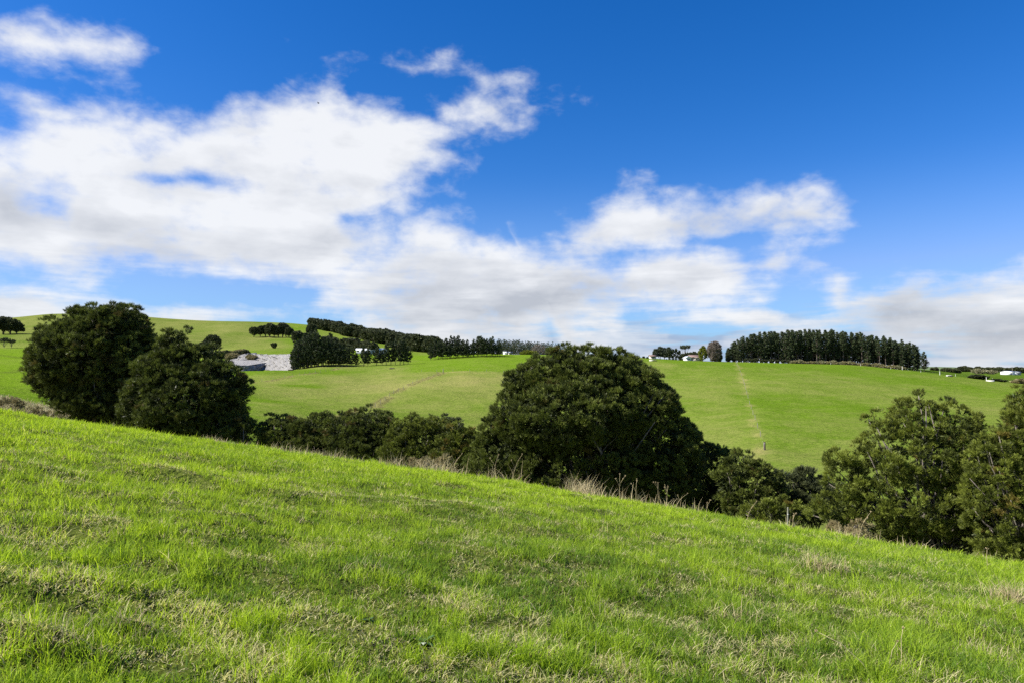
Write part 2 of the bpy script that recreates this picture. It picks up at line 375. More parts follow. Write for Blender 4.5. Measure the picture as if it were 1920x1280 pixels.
def ground_mat():
    m, nt = new_mat('pasture_ground')
    g = geo_pos(nt)
    at = nd(nt, 'ShaderNodeAttribute', attribute_name='tone')
    sep = nd(nt, 'ShaderNodeSeparateColor'); nt.links.new(at.outputs['Color'], sep.inputs[0])
    mp = nd(nt, 'ShaderNodeMapping'); mp.inputs['Scale'].default_value = (1, 1.6, 3.0); nt.links.new(g, mp.inputs[0])
    nf = noise(nt, mp.outputs[0], .9, 5, .65); nm = noise(nt, mp.outputs[0], .12, 4, .6); nfine = noise(nt, g, 5.0, 4, .7)
    green = mixc(nt, sep.outputs[1], (.060, .108, .010), (.138, .228, .012))
    green = mixc(nt, rng_(nt, nf, .35, .7), mixc(nt, .35, green, (.06, .12, .008)), green)
    d = mth(nt, 'ADD', sep.outputs[0], mth(nt, 'MULTIPLY', mth(nt, 'SUBTRACT', nm, .5), .8))
    d = mth(nt, 'ADD', d, mth(nt, 'MULTIPLY', mth(nt, 'SUBTRACT', nf, .5), .9), clamp=True)
    c = mixc(nt, mth(nt, 'MULTIPLY', d, .80), green, (.275, .245, .09))
    ms = nd(nt, 'ShaderNodeMapping'); ms.inputs['Scale'].default_value = (.4, 1.3, 2.5); nt.links.new(g, ms.inputs[0])
    fl = noise(nt, ms.outputs[0], 1.3, 4, .7)
    c = mixc(nt, rng_(nt, fl, .54, .68, 0, .75), c, (.055, .085, .012))
    c = mixc(nt, rng_(nt, fl, .42, .30, 0, .5), c, (.24, .25, .07))
    b = mth(nt, 'ADD', sep.outputs[2], mth(nt, 'MULTIPLY', mth(nt, 'SUBTRACT', nf, .6), .5), clamp=True)
    c = mixc(nt, b, c, (.06, .05, .025))
    # soil between the blades close by
    ln = nd(nt, 'ShaderNodeVectorMath', operation='LENGTH'); nt.links.new(g, ln.inputs[0])
    near = rng_(nt, ln.outputs['Value'], 6, 32, 1, 0)
    soilc = mixc(nt, rng_(nt, nfine, .4, .7), (.030, .042, .010), (.085, .095, .018))
    c = mixc(nt, mth(nt, 'MULTIPLY', near, .85), c, soilc)
    p = nd(nt, 'ShaderNodeBsdfPrincipled'); nt.links.new(c, p.inputs['Base Color']); p.inputs['Roughness'].default_value = .9
    p.inputs['Specular IOR Level'].default_value = .0
    hsum = mth(nt, 'ADD', mth(nt, 'MULTIPLY', nf, .55), mth(nt, 'MULTIPLY', nfine, .06))
    bp = nd(nt, 'ShaderNodeBump'); bp.inputs['Strength'].default_value = 1.0; bp.inputs['Distance'].default_value = .9
    nt.links.new(hsum, bp.inputs['Height']); nt.links.new(bp.outputs[0], p.inputs['Normal'])
    o = nd(nt, 'ShaderNodeOutputMaterial'); nt.links.new(p.outputs[0], o.inputs[0])
    return m
tag(obj('ground', build_ground(), ground_mat()), kind='structure')
print('ground', time.time()-T0)

# ------------------------------------------------------------------ grass
def straight_blades(x, y, h, w, lean, tone, az=None, curl=.5):
    n = len(x); z = ground_z(x, y)-.012
    az = rng.uniform(0, 2*math.pi, n) if az is None else az
    yaw = rng.uniform(0, math.pi, n)
    B = np.stack([x, y, z], -1)
    d1 = np.stack([np.cos(az)*np.sin(lean), np.sin(az)*np.sin(lean), np.cos(lean)], -1)
    l2 = np.minimum(lean+curl*rng.uniform(.2, 1.2, n), 2.1)
    d2 = np.stack([np.cos(az)*np.sin(l2), np.sin(az)*np.sin(l2), np.cos(l2)], -1)
    S = np.stack([np.cos(yaw), np.sin(yaw), np.zeros(n)], -1)*(w/2)[:, None]
    m = B+d1*(h*.55)[:, None]; t = m+d2*(h*.5)[:, None]
    V = np.stack([B-S, B+S, m+S*.8, m-S*.8, t], 1).reshape(-1, 3)
    k = np.arange(n)[:, None]*5
    return V, k+np.array([0, 1, 2, 3]), k+np.array([3, 2, 4]), np.repeat(tone, 5, 0)
def build_grass(N=1550000):
    th = rng.uniform(R(-52), R(52), N)
    # density falls with distance
    u = rng.uniform(0, 1, N); a, b = 1.6, 36.0; e = .56
    r = (a**e+u*(b**e-a**e))**(1/e)
    x = r*np.sin(th); y = r*np.cos(th)
    nb = fbm(x*.5+3, y*.75, 51, 4); nc = fbm(x*2.3, y*3.4+7, 52, 3); nd_ = fbm(x*6, y*8, 53, 2)
    px = 960+F*np.tan(th)
    # dryness: lower & right part of the slope
    zone = .30-.30*sstep(300, -200, px)*sstep(9, 16, r)+.10*sstep(1100, 1800, px)-.20*sstep(7, 15, r)*(1-sstep(400, 1500, px)*.6)+.05*(1-sstep(4, 9, r))
    mound = 0*x
    for (mx, my, mh, ma, mb) in MOUNDS:
        mound = mound+np.sign(mh)*np.exp(-(((x-mx)/ma)**2+((y-my)/(mb))**2))
    nc2 = fbm(x*4.4+1, y*6.5, 54, 3)
    D = zone+.27+(nc-.5)*1.7+(nc2-.5)*2.3+(nb-.5)*.7+np.clip(mound, 0, 1)*.45
    hole = ((nd_ < .25+.06*(nc > .5)-.08*sstep(9, 16, r)) | (mound < -.5)) & (r < 22)  # thinned gaps show dark soil in place of shadow between tufts
    # strips thinned to dark soil, imitating shade on the camera side of the mounds
    for (mx, my, mh, ma, mb) in MOUNDS:
        if mh > .1: hole |= (np.exp(-(((x-mx)/(ma*.8))**2+((y-(my-mb*1.15))/(mb*.5))**2)) > .5) & (nd_ < .5)
    keep = ~hole | (rng.uniform(0, 1, N) < .25)
    x, y, r, D, nb, nc, mound, px = (q[keep] for q in (x, y, r, D, nb, nc, mound, px)); n = len(x)
    isdry = rng.uniform(0, 1, n) < (.05+.72*sstep(.50, 1.0, D))
    h = rng.uniform(.035, .08, n)*(.7+.45*nb+.4*np.clip(1.3-D[:n]*1.0, 0, 1.0))*(1+.25*rng.uniform(0, 1, n)**4*3)
    h *= 1+.45*sstep(1000, 1900, px)
    tus = fbm(x*2.6+9, y*3.6+4, 58, 3)*.6+fbm(x*9, y*9, 59, 2)*.4; h = h*(.80+.95*sstep(.50, .68, tus))
    h = np.where(isdry, h*rng.uniform(.6, 1.15, n), h)
    mat = (rng.uniform(0, 1, n) < .22*(1-sstep(8, 16, r))); h = np.where(mat, rng.uniform(.014, .032, n), h)
    h = h*(1-.004*r)
    w = np.maximum(.0050, r*.00056)*rng.uniform(.7, 1.3, n)*np.where(mat, 1.7, 1.0)
    lean = np.where(isdry | mat, rng.uniform(.5, 1.5, n), rng.uniform(.0, .75, n))
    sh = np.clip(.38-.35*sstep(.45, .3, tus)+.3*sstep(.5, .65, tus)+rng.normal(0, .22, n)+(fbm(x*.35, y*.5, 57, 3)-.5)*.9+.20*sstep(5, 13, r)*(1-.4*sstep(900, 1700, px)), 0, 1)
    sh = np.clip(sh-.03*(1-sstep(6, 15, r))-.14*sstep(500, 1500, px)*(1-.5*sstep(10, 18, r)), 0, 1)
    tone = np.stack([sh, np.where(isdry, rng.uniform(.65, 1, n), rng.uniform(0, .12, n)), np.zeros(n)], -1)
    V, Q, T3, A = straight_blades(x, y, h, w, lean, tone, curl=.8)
    me = mesh_np('grass', V, [Q, T3], A)
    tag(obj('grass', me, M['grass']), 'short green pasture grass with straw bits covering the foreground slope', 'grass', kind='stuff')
build_grass()
print('grass', time.time()-T0)
def build_drygrass():
    xs = []; ys = []; hs = []
    def tuft(px, depth, n, sx, h):
        x0 = PX(px, depth)
        xs.append(rng.normal(x0, sx, n)); ys.append(rng.normal(depth, sx, n)); hs.append(h*rng.uniform(.35, 1.1, n))
    # along the hill crest
    for px in np.arange(380, 1960, 5.0):
        dens = .3+.9*(vnoise(np.array([px*.02]), np.array([3.3]), 5)[0])
        if rng.uniform() < dens*.55:
            tuft(px+rng.uniform(-8, 8), rng.uniform(19.5, 27), int(rng.integers(8, 26)), .16, rng.uniform(.16, .36))
    for px, n, h in [(1090,150,.72),(1105,110,.62),(1075,70,.55),(925,60,.75),(960,40,.9),(1165,45,.7),(1200,40,.6),(1240,50,.62),(1300,30,.5),(745,60,.5),(800,90,.62),(835,90,.6),(815,60,.66),(560,60,.4),(600,60,.4),
                     (420,90,.35),(395,70,.35),(640,50,.4),(1480,30,.5),(1570,70,.6),(1590,50,.5),(1620,40,.6),(1700,40,.4),(1850,20,.5)]:
        tuft(px, rng.uniform(19, 23), n, .22, h)
    # band beyond the crest at the far left, and along the tree line
    for _ in range(1100):
        px = rng.uniform(-60, 330); tuft(px, rng.uniform(56, 88), 14, .6, rng.uniform(.3, .8))
    for _ in range(380):
        px = rng.uniform(380, 1250); tuft(px, rng.uniform(25, 33), 8, .3, rng.uniform(.25, .6))
    # straw lying in the near turf
    for _ in range(520):
        px = rng.uniform(-50, 1970); d = rng.uniform(3, 14)**1.0; tuft(px, d, int(rng.integers(4, 14)), .05, rng.uniform(.05, .13))
    for px, py, n, h in [(1550,1072,150,.30),(1520,1060,80,.26),(1900,1130,220,.34),(1870,1120,90,.3),(1400,1165,80,.2),(90,1200,140,.15),(230,1175,140,.15),(1650,1240,60,.2),(690,1070,60,.14),(520,1230,70,.12),(1850,1230,100,.2),(860,1150,70,.12)]:
        x, y = hit(px, py); xs.append(rng.normal(x, .13, n)); ys.append(rng.normal(y, .08, n)); hs.append(h*rng.uniform(.4, 1.1, n))
    x = np.concatenate(xs); y = np.concatenate(ys); h = np.concatenate(hs); n = len(x); r = np.hypot(x, y)
    w = np.maximum(.003, r*.00055)*rng.uniform(.7, 1.3, n)
    tone = np.stack([rng.uniform(0, 1, n), (rng.uniform(0, 1, n) < .25)*rng.uniform(.3, 1, n), np.zeros(n)], -1)
    V, Q, T3, A = straight_blades(x, y, h, w, rng.uniform(.02, .9, n), tone, curl=.6)
    tag(obj('dry_grass', mesh_np('dry_grass', V, [Q, T3], A), M['straw']), 'pale dry straw grass tufts along the hill crest and in the turf', 'dry grass', kind='stuff')
build_drygrass()

# ------------------------------------------------------------------ foliage generator
def tuft_leaves(P0, N0, L, W, k, rg, spread=.8, up=.35, tone0=None, droop=0.0):
    """k leaves radiating from every tuft centre P0 (n,3) about N0"""
    n = len(P0)
    Pp = np.repeat(P0, k, 0)+rg.normal(0, L*.18, (n*k, 3)); Nn = np.repeat(N0, k, 0)
    d = Nn*1.0+rg.normal(0, spread, (n*k, 3)); d[:, 2] += up
    d /= np.linalg.norm(d, axis=1)[:, None]+1e-9; d[:, 2] -= droop
    s = np.cross(d, rg.normal(0, 1, (n*k, 3))); s /= np.linalg.norm(s, axis=1)[:, None]+1e-9
    l = (L*rg.uniform(.6, 1.25, n*k))[:, None]; w = (W*rg.uniform(.7, 1.3, n*k))[:, None]
    V = np.stack([Pp-s*w*.35, Pp+s*w*.35, Pp+d*l*.6+s*w*.5, Pp+d*l, Pp+d*l*.6-s*w*.5], 1)
    V = V[:, [0, 1, 2, 3, 4]].reshape(-1, 3)
    i = np.arange(n*k)[:, None]*5
    t = np.repeat(tone0, k, 0) if tone0 is not None else np.zeros((n*k, 3))
    t = t.copy(); t[:, 0] = np.clip(t[:, 0]+rg.normal(0, .12, n*k), 0, 1)
    return V, i+np.array([0, 1, 2, 4]), i+np.array([4, 2, 3]), np.repeat(t, 5, 0)
def inside(P0, C, Rr, shrink=.86):
    m = np.zeros(len(P0), bool)
    for c, r in zip(C, Rr): m |= (np.sum(((P0-c)/(r*shrink))**2, 1) < 1)
    return m
def limb(a, b, bend, rg, n=6):
    a = np.array(a, float); b = np.array(b, float); t = np.linspace(0, 1, n)[:, None]
    mid = (a+b)/2; mid[:2] = mid[:2]*(1-bend)+a[:2]*bend+(b[:2]-a[:2])*.1; mid[2] -= bend*.2*(b[2]-a[2])
    p = (1-t)**2*a+2*t*(1-t)*mid+t*t*b
    p[1:-1] += rg.normal(0, .02*np.linalg.norm(b-a), (n-2, 3))
    return p
def totara(name, base_px, depth, blobs, label, mat='totara', seed=1, sub=.85, tuft_sp=.27, leaf=.2, dens=1.0, cat='tree', group=None, limbs=26, ybase=None, trunk_r=.22, dry=.03, loose=0.0, wleaf=.24, rough=.4, fill=14.0):
    """blobs: (px, py, rx_px, ry_px[, depth offset m])"""
    rg = np.random.default_rng(seed)
    bx, by, bz = P(base_px, depth, .15)
    o = empty(name, (bx, by, bz)); tag(o, label, cat, group)
    C = []; Rr = []
    for b in blobs:
        dd = depth+(b[4] if len(b) > 4 else 0); x = PX(b[0], dd); z = ZY(b[0], b[1], dd); s = dd/F
        C.append((x-bx, dd-by, z-bz)); Rr.append((b[2]*s, max(min(b[2], b[3]*1.5)*s*.85, .5), b[3]*s))
    C = np.array(C); Rr = np.array(Rr)
    # small foliage pads on the hull
    LC = []; LN = []; LR = []; IP = []; IN = []
    for c, r in zip(C, Rr):
        area = 4*math.pi*((r[0]*r[1])**1.6/3+(r[0]*r[2])**1.6/3+(r[1]*r[2])**1.6/3)**(1/1.6)
        m = max(8, int(area/(sub*sub*.95)))
        v = rg.normal(0, 1, (m, 3)); v /= np.linalg.norm(v, axis=1)[:, None]
        lump = vnoise(v[:, 0]*2.2+seed, v[:, 2]*2.2+v[:, 1]*1.7, seed)-.5
        p = c+v*(r+lump[:, None]*rough-sub*.25+sub*(rg.normal(0, .2, (m, 1))+.35*(rg.uniform(0, 1, (m, 1)) < .09))); nn = v/r; nn /= np.linalg.norm(nn, axis=1)[:, None]
        LC.append(p); LN.append(nn); LR.append(sub*rg.uniform(.42, .85, m))
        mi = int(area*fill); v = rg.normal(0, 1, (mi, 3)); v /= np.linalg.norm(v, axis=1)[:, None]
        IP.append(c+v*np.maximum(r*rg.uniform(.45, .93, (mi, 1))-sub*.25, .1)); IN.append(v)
    LC = np.concatenate(LC); LN = np.concatenate(LN); LR = np.concatenate(LR); IP = np.concatenate(IP); IN = np.concatenate(IN)
    k = ~inside(LC, C, Rr, .80)
    k |= rg.uniform(0, 1, len(LC)) < .10
    k &= rg.uniform(0, 1, len(LC)) > loose
    gz = ground_z(LC[:, 0]+bx, LC[:, 1]+by)-bz
    k &= LC[:, 2] > gz+.15
    LC, LN, LR = LC[k], LN[k], LR[k]
    k = (IP[:, 2] > ground_z(IP[:, 0]+bx, IP[:, 1]+by)-bz+.1) & (~inside(IP, C, Rr, .55)); IP, IN = IP[k], IN[k]
    # sprays over each pad
    TP = []; TN = []; TT = []
    dsel = vnoise(LC[:, 0]*.5+seed, LC[:, 2]*.5+LC[:, 1]*.3, seed+3)
    for c, nn, r, ds in zip(LC, LN, LR, dsel):
        m = max(4, int(dens*3.0*math.pi*r*r/(tuft_sp**2)))
        v = rg.normal(0, 1, (m, 3)); v += nn*.8; v[:, 2] += .75
        v /= np.linalg.norm(v, axis=1)[:, None]
        p = c+v*r*rg.uniform(.5, 1.0, (m, 1))*np.array([1.15, 1.15, .7])
        TP.append(p); TN.append(v); t0 = np.clip(.55+rg.normal(0, .2), 0, 1)
        dr = (rg.uniform() < dry*2.2*max(ds-.25, 0)*2)*.55
        TT.append(np.stack([np.clip(t0+rg.normal(0, .15, m), 0, 1), np.full(m, dr)+(rg.uniform(0, 1, m) < .008)*.4, np.zeros(m)], -1))
    TP = np.concatenate(TP); TN = np.concatenate(TN); TT = np.concatenate(TT)
    V, Q, T3, A = tuft_leaves(TP, TN, leaf*.88, leaf*wleaf*.38, 24, rg, .40, .5, TT)
    V2, Q2, T32, A2 = tuft_leaves(IP, IN, leaf*1.5, leaf*.26, 15, rg, .9, .1, np.tile([[.15, 0, 0]], (len(IP), 1)))  # inner leaves toned dark: shade inside the crown put into their colour
    n0 = len(V)
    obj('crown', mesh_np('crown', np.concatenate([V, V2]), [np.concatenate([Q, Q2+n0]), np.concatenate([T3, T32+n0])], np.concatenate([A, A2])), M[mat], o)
    # limbs
    mb = MB(); nl = min(limbs, len(LC)); sel = rg.choice(len(LC), nl, replace=False)
    top = C[np.argmax(Rr[:, 0]*Rr[:, 2])]
    mb.tube(limb((0, 0, 0), (top[0]*.5, top[1]*.5, top[2]*.8), .2, rg, 7), np.linspace(trunk_r, trunk_r*.4, 7), 8)
    for i in sel:
        a = np.array([rg.normal(0, .15), rg.normal(0, .15), rg.uniform(0, .25)*max(top[2], 1)*.6])
        a[:2] += top[:2]*.5*a[2]/max(top[2], 1)
        b = LC[i]; mb.tube(limb(a, b, .35, rg, 7), np.linspace(trunk_r*.38, .02, 7), 5)
        for _ in range(2):
            j = rg.integers(len(LC)); 
            if np.linalg.norm(LC[j]-b) < sub*4: mb.tube(limb(a*.4+b*.6, LC[j], .1, rg, 4), np.linspace(.035, .012, 4), 4)
    mb.build('trunk', M['bark'], o, True)
    return o
totara('totara_tree', 185, 58, [(160,668,88,72),(205,628,60,55),(115,695,52,48),(235,700,62,80),(88,655,26,22),(150,740,50,34),(76,702,26,9),(185,640,70,60),(240,620,24,22),(262,650,24,26),(140,612,24,18),(200,750,70,45)],
       'dark bushy totara tree, the farther left of the two big ones, low branch poking out', seed=11, sub=.56, tuft_sp=.36, leaf=.27, rough=1.1, limbs=30, trunk_r=.3)
totara('totara_tree', 345, 50, [(350,748,80,72),(320,640,20,26),(322,668,34,34),(300,715,50,54),(395,735,58,60),(350,790,95,45),(420,745,42,40),(268,755,34,46),(378,680,28,32),(335,690,48,36),(405,790,60,30),(300,790,50,38)],
       'dark dense totara tree with pointed top, the nearer of the big pair', seed=12, sub=.50, tuft_sp=.33, leaf=.24, rough=1.0, limbs=30, trunk_r=.28)
totara('small_totara', 455, 49, [(448,802,26,20),(430,812,26,20),(466,814,18,16)], 'low dark shrub tucked against the right foot of the pointed totara', 'totara', 13, .5, .25, .2, cat='shrub', limbs=8, trunk_r=.08)
gul = 'totara bushes lining the gully'
totara('gully_totara', 535, 50, [(528,811,42,31),(545,835,55,34),(510,820,26,26)], 'rounded green gully bush at the left end of the bush row', 'totara', 21, .44, .25, .18, group=gul, limbs=12, trunk_r=.12)
totara('gully_totara', 595, 49, [(600,806,40,29),(590,840,48,36),(575,815,26,24)], 'dark gully bush just left of the tallest bush in the row', 'totara', 22, .44, .25, .18, group=gul, limbs=12, trunk_r=.12)
totara('gully_totara', 690, 47, [(695,806,50,37),(655,815,42,38),(725,815,34,32),(690,850,66,44),(640,830,25,28)], 'tallest domed bush in the middle of the gully row', 'totara', 23, .44, .25, .18, group=gul, limbs=16, trunk_r=.15)
totara('gully_totara', 780, 45, [(770,811,36,29),(800,825,48,40),(770,850,50,40),(830,850,40,38),(805,800,20,14)], 'broad gully bush right of the tallest dome, behind dry stems', 'totara_y', 24, .42, .24, .17, group=gul, limbs=16, trunk_r=.12)
totara('gully_totara', 870, 43, [(872,836,36,31),(850,850,38,34),(890,865,40,36),(850,812,18,22)], 'gully bush pressed against the left side of the big dome tree', 'totara_y', 25, .40, .23, .17, group=gul, limbs=12, trunk_r=.12)
totara('gully_totara', 840, 62, [(838,796,28,14),(820,805,24,14)], 'greyish bush top peeping over the row behind the broad gully bush', 'native', 26, .6, .3, .22, group=gul, limbs=6, trunk_r=.12)
totara('totara_tree', 1115, 37.5, [(1095,760,112,88),(1075,700,86,42),(1005,785,76,74),(1180,765,80,76),(1225,830,72,72),(960,850,62,52),(1095,872,140,66),(1052,664,22,14),(985,715,32,26),(1268,862,40,66),(1140,690,52,32),(1180,712,44,30),(948,800,34,34),(1275,812,26,18),(1215,868,70,54),(1060,780,90,60,-1.5),(925,862,36,42),(1240,905,60,40),(1150,920,90,34),(1040,905,90,34)],
       'biggest totara, a wide dark dome in the centre rising above the skyline', 'totara', 31, .42, .25, .19, 1.0, limbs=60, trunk_r=.3, rough=.65)
totara('totara_bush', 1330, 39, [(1330,885,42,48),(1310,910,40,44),(1345,930,40,34)], 'shaded dark bush joined to the right foot of the big dome tree', 'totara', 32, .42, .24, .18, cat='tree', limbs=12, trunk_r=.15)
totara('totara_bush', 1400, 35, [(1385,880,30,30),(1412,905,42,36),(1430,930,34,34),(1405,945,50,26),(1365,905,24,34)], 'small sunlit totara with layered tufts left of the green gap', 'totara', 33, .38, .2, .16, cat='tree', limbs=14, trunk_r=.14)
totara('totara_bush', 1450, 33, [(1430,958,34,16),(1458,955,24,20),(1490,965,24,18)], 'knee-high yellow-green shrub by the lichen-covered post', 'totara_y', 34, .35, .2, .14, cat='shrub', limbs=6, trunk_r=.05)
totara('totara_bush', 1515, 36, [(1508,905,28,26),(1520,935,40,36),(1500,950,32,24),(1478,915,26,34)], 'grey-green soft shrub in the gap left of the large right tree', 'native', 35, .45, .24, .18, cat='shrub', limbs=12, trunk_r=.1)
totara('totara_tree', 1745, 30, [(1745,805,72,46),(1700,860,84,62),(1640,880,58,48),(1590,900,36,52),(1800,860,56,60),(1645,805,13,30),(1715,765,22,24),(1760,775,20,26),(1790,790,36,26),(1700,940,110,62),(1830,940,60,70),(1620,945,52,44),(1770,965,80,46),(1570,865,18,18),(1850,900,40,70),(1640,985,70,36),(1560,955,34,26),(1730,1005,90,34),(1850,990,60,50)],
       'open-branched yellow-green totara on the right with pale limbs showing', 'totara_y', 36, .40, .21, .16, 1.0, limbs=90, trunk_r=.2, loose=.15, dry=.0, rough=.9, fill=4.5)
totara('totara_tree', 1915, 27, [(1865,900,50,90),(1870,960,60,90),(1915,850,52,80),(1880,900,50,80),(1910,960,70,80),(1908,760,18,26),(1950,800,60,80),(1940,950,80,100),(1890,795,16,16),(1960,880,90,120)],
       'bronze-tinged totara cut by the right edge of the view', 'totara_y', 37, .36, .19, .145, 1.0, limbs=70, trunk_r=.2, loose=.15, dry=.02, rough=.9, fill=4.5)
totara('brown_shrub', 1580, 26, [(1578,992,26,11),(1600,996,20,9)], 'rusty brown half-dead shrub low on the crest before the right totara', 'scrub', 38, .3, .16, .12, cat='shrub', limbs=14, trunk_r=.03, dry=.4)
totara('brown_shrub', 800, 27, [(795,876,30,9),(815,873,22,9)], 'tangled brown fern and stems on the crest below the broad gully bush', 'scrub', 39, .3, .18, .12, cat='shrub', limbs=14, trunk_r=.02, dry=.4)
# rough scrub beyond the crest at the far left
for i, (px, d, w, h, lb) in enumerate([(20,66,28,11,'tall rusty scrub clump at the far left edge beyond the crest'),(55,64,26,9,'low rusty scrub clump right of the tall one at far left'),(100,68,26,7,'flat brown scrub patch midway along the rough band'),(150,63,18,9,'small dark scrub clump before the left totara trunk')]):
    X, dd = PX(px, d), d; gy = float(ground_z(X, dd)); sy = d/F
    py = 640-F*0  # centre height solved from the ground
    v = (gy+h*sy*.7-CAMZ)/d; pyc = 695-v*F
    totara('scrub_clump', px, d, [(px, pyc, w, h), (px+w*.7, pyc+3, w*.6, h*.7)], lb, 'scrub', 60+i, .5, .3, .2, .7, cat='shrub', group='rough scrub beyond the crest', limbs=4, trunk_r=.02, dry=.3)
print('near trees', time.time()-T0)

# ------------------------------------------------------------------ distant tree prototypes
class Proto:
    def __init__(s, trunk, crown, tm, cm): s.t = trunk; s.c = crown; s.tm = tm; s.cm = cm
def crown_mesh(TP, TN, TT, L, W, k, rg, spread=.7, up=.2, droop=0):
    V, Q, T3, A = tuft_leaves(TP, TN, L, W, k, rg, spread, up, TT, droop)
    return mesh_np('crown', V, [Q, T3], A)
def pine_proto(seed, H=20., bare=.35, rad=2.6, nwh=17, dens=1.0):
    rg = np.random.default_rng(seed); TP = []; TN = []; TT = []; mb = MB()
    n = 8; ax = np.stack([np.cumsum(rg.normal(0, .06, n)), np.cumsum(rg.normal(0, .06, n)), np.linspace(0, H*.97, n)], -1)
    mb.tube(ax, np.linspace(H*.014, .04, n), 6)
    for i in range(nwh):
        f = i/(nwh-1); z = H*(bare+(1-bare)*f)
        rr = rad*((1-f)**.55)*(.62+.38*min(1, f*3.5))+.25
        for b in range(int(rg.integers(5, 8))):
            a = rg.uniform(0, 2*math.pi); l = rr*rg.uniform(.55, 1.15); c = ax[min(n-1, int(z/H*(n-1)))]
            e = np.array([math.cos(a)*l, math.sin(a)*l, l*rg.uniform(.1, .5)])
            p0 = np.array([c[0], c[1], z])
            if f < .9: mb.tube([p0, p0+e*.9], [.07, .02], 3)
            m = max(2, int(dens*5*l/2))
            t = rg.uniform(.35, 1.05, m)[:, None]; TP.append(p0+e*t+rg.normal(0, .18, (m, 3)))
            nn = np.array([e[0]*.5/l, e[1]*.5/l, .8]); TN.append(np.repeat(nn[None], m, 0))
            TT.append(np.stack([np.clip(rg.normal(.4, .22, m), 0, 1), (rg.uniform(0, 1, m) < .03)*.8, np.zeros(m)], -1))
    # dead lower whorls
    for i in range(int(bare*26)):
        z = H*bare*rg.uniform(.25, 1); a = rg.uniform(0, 6.28); l = rad*rg.uniform(.3, .8)
        mb.tube([(0, 0, z), (math.cos(a)*l, math.sin(a)*l, z+rg.uniform(-.3, .3))], [.05, .015], 3)
    c = crown_mesh(np.concatenate(TP), np.concatenate(TN), np.concatenate(TT), .75, .28, 6, rg, .7, .3)
    t = mb.build('trunk', M['bark_d'], None, True); me = t.data; bpy.data.objects.remove(t)
    return Proto(me, c, 'bark_d', 'pine')
def round_proto(seed, blobs, mat='native', bark='bark_d', sub=.9, L=.7, W=.4, k=6, n_t=9, limbs=9, trunk=.25, up=.35, thin=1.0, lowcut=None):
    rg = np.random.default_rng(seed); TP = []; TN = []; TT = []; mb = MB(); LC = []
    for (cx, cy, cz, rx, ry, rz) in blobs:
        r = np.array([rx, ry, rz]); m = int(max(5, thin*4*math.pi*(rx*ry*rz)**(2/3)/(sub*sub*1.3)))
        v = rg.normal(0, 1, (m, 3)); v[:, 2] += .25; v /= np.linalg.norm(v, axis=1)[:, None]
        p = np.array([cx, cy, cz])+v*r*rg.uniform(.75, 1, (m, 1)); LC.append(p)
        for q, vv in zip(p, v):
            w = rg.normal(0, 1, (n_t, 3))+vv*.6; w[:, 2] += .4; w /= np.linalg.norm(w, axis=1)[:, None]
            TP.append(q+w*sub*.5*rg.uniform(.5, 1.1, (n_t, 1))); TN.append(w); t0 = np.clip(rg.normal(.42, .15), 0, 1)
            TT.append(np.stack([np.clip(rg.normal(t0, .15, n_t), 0, 1), (rg.uniform(0, 1, n_t) < .04)*.6, np.zeros(n_t)], -1))
    LC = np.concatenate(LC); zc = blobs[0][2]
    mb.tube([(0, 0, -.3), (blobs[0][0]*.3, 0, zc*.4), (blobs[0][0]*.7, 0, zc*.9)], [trunk, trunk*.8, trunk*.4], 6)
    for i in rg.choice(len(LC), min(limbs, len(LC)), replace=False):
        mb.tube(limb((0, 0, zc*.3*rg.uniform(.2, 1)), LC[i], .25, rg, 4), np.linspace(trunk*.4, .04, 4), 4)
    c = crown_mesh(np.concatenate(TP), np.concatenate(TN), np.concatenate(TT), L, W, k, rg, .7, up)
    t = mb.build('trunk', M[bark], None, True); me = t.data; bpy.data.objects.remove(t)
    return Proto(me, c, bark, mat)
def plant(pr, name, px, depth, label, cat, group=None, s=1.0, sx=1.0, rz=None, sink=.1, crown='crown', trunk='trunk'):
    x, y, z = P(px, depth, sink)
    o = empty(name, (x, y, z), random.uniform(0, 6.28) if rz is None else rz); o.scale = (s*sx, s*sx, s)
    tag(o, label, cat, group)
    obj(crown, pr.c, M[pr.cm], o); obj(trunk, pr.t, M[pr.tm], o)
    return o
tall_bare = [pine_proto(160+i, 20, .34+.05*i, 2.4, 13) for i in range(3)]
stand = [pine_proto(100+i, 20, .06+.05*(i % 3), 2.4+.3*(i % 2), 16) for i in range(5)]
full = [pine_proto(120+i, 18, .10+.05*i, 3.4, 17, 1.2) for i in range(4)]
broad = [pine_proto(140+i, 14, .16, 3.2, 12, 1.4) for i in range(3)]

# pine plantation on the right skyline
g = 'pines of the plantation on the right skyline'
def stand_top(px): return np.interp(px, [1362,1385,1420,1480,1560,1620,1660,1700,1722], [655,636,626,622,621,628,633,642,652])
for row, d0 in enumerate((408, 414, 420, 427)):
    for px in np.arange(1366 if row else 1368, 1722, 8.6+row*1.5):
        p_ = px+random.uniform(-3, 3); d = d0+random.uniform(-2, 2)-8*sstep(1600, 1720, p_)
        x, y, z = P(p_, d); want = ZY(p_, stand_top(p_)+random.uniform(-3, 9)*random.random()**.5, d)-z
        pr = random.choice(tall_bare if (row == 0 and random.random() < .6) else stand) if p_ > 1380 else random.choice(full)
        H = 18 if pr in full else 20
        lab = 'tall slender pine in the dense plantation on the right skyline'
        o = plant(pr, 'pine_tree', p_, d, lab, 'pine tree', g, want/H, min(1.25, 1.05*20/max(want, 12)))
plant(full[1], 'pine_tree', 1733, 398, 'lone broad pine standing just right of the plantation', 'pine tree', None, .0001+(ZY(1733, 660, 398)-P(1733, 398)[2])/18, 1.25)
plant(stand[0], 'pine_tree', 1714, 400, 'slim open pine at the right end of the plantation, beside the lone one', 'pine tree', None, (ZY(1714, 646, 400)-P(1714, 400)[2])/20, 1.0)

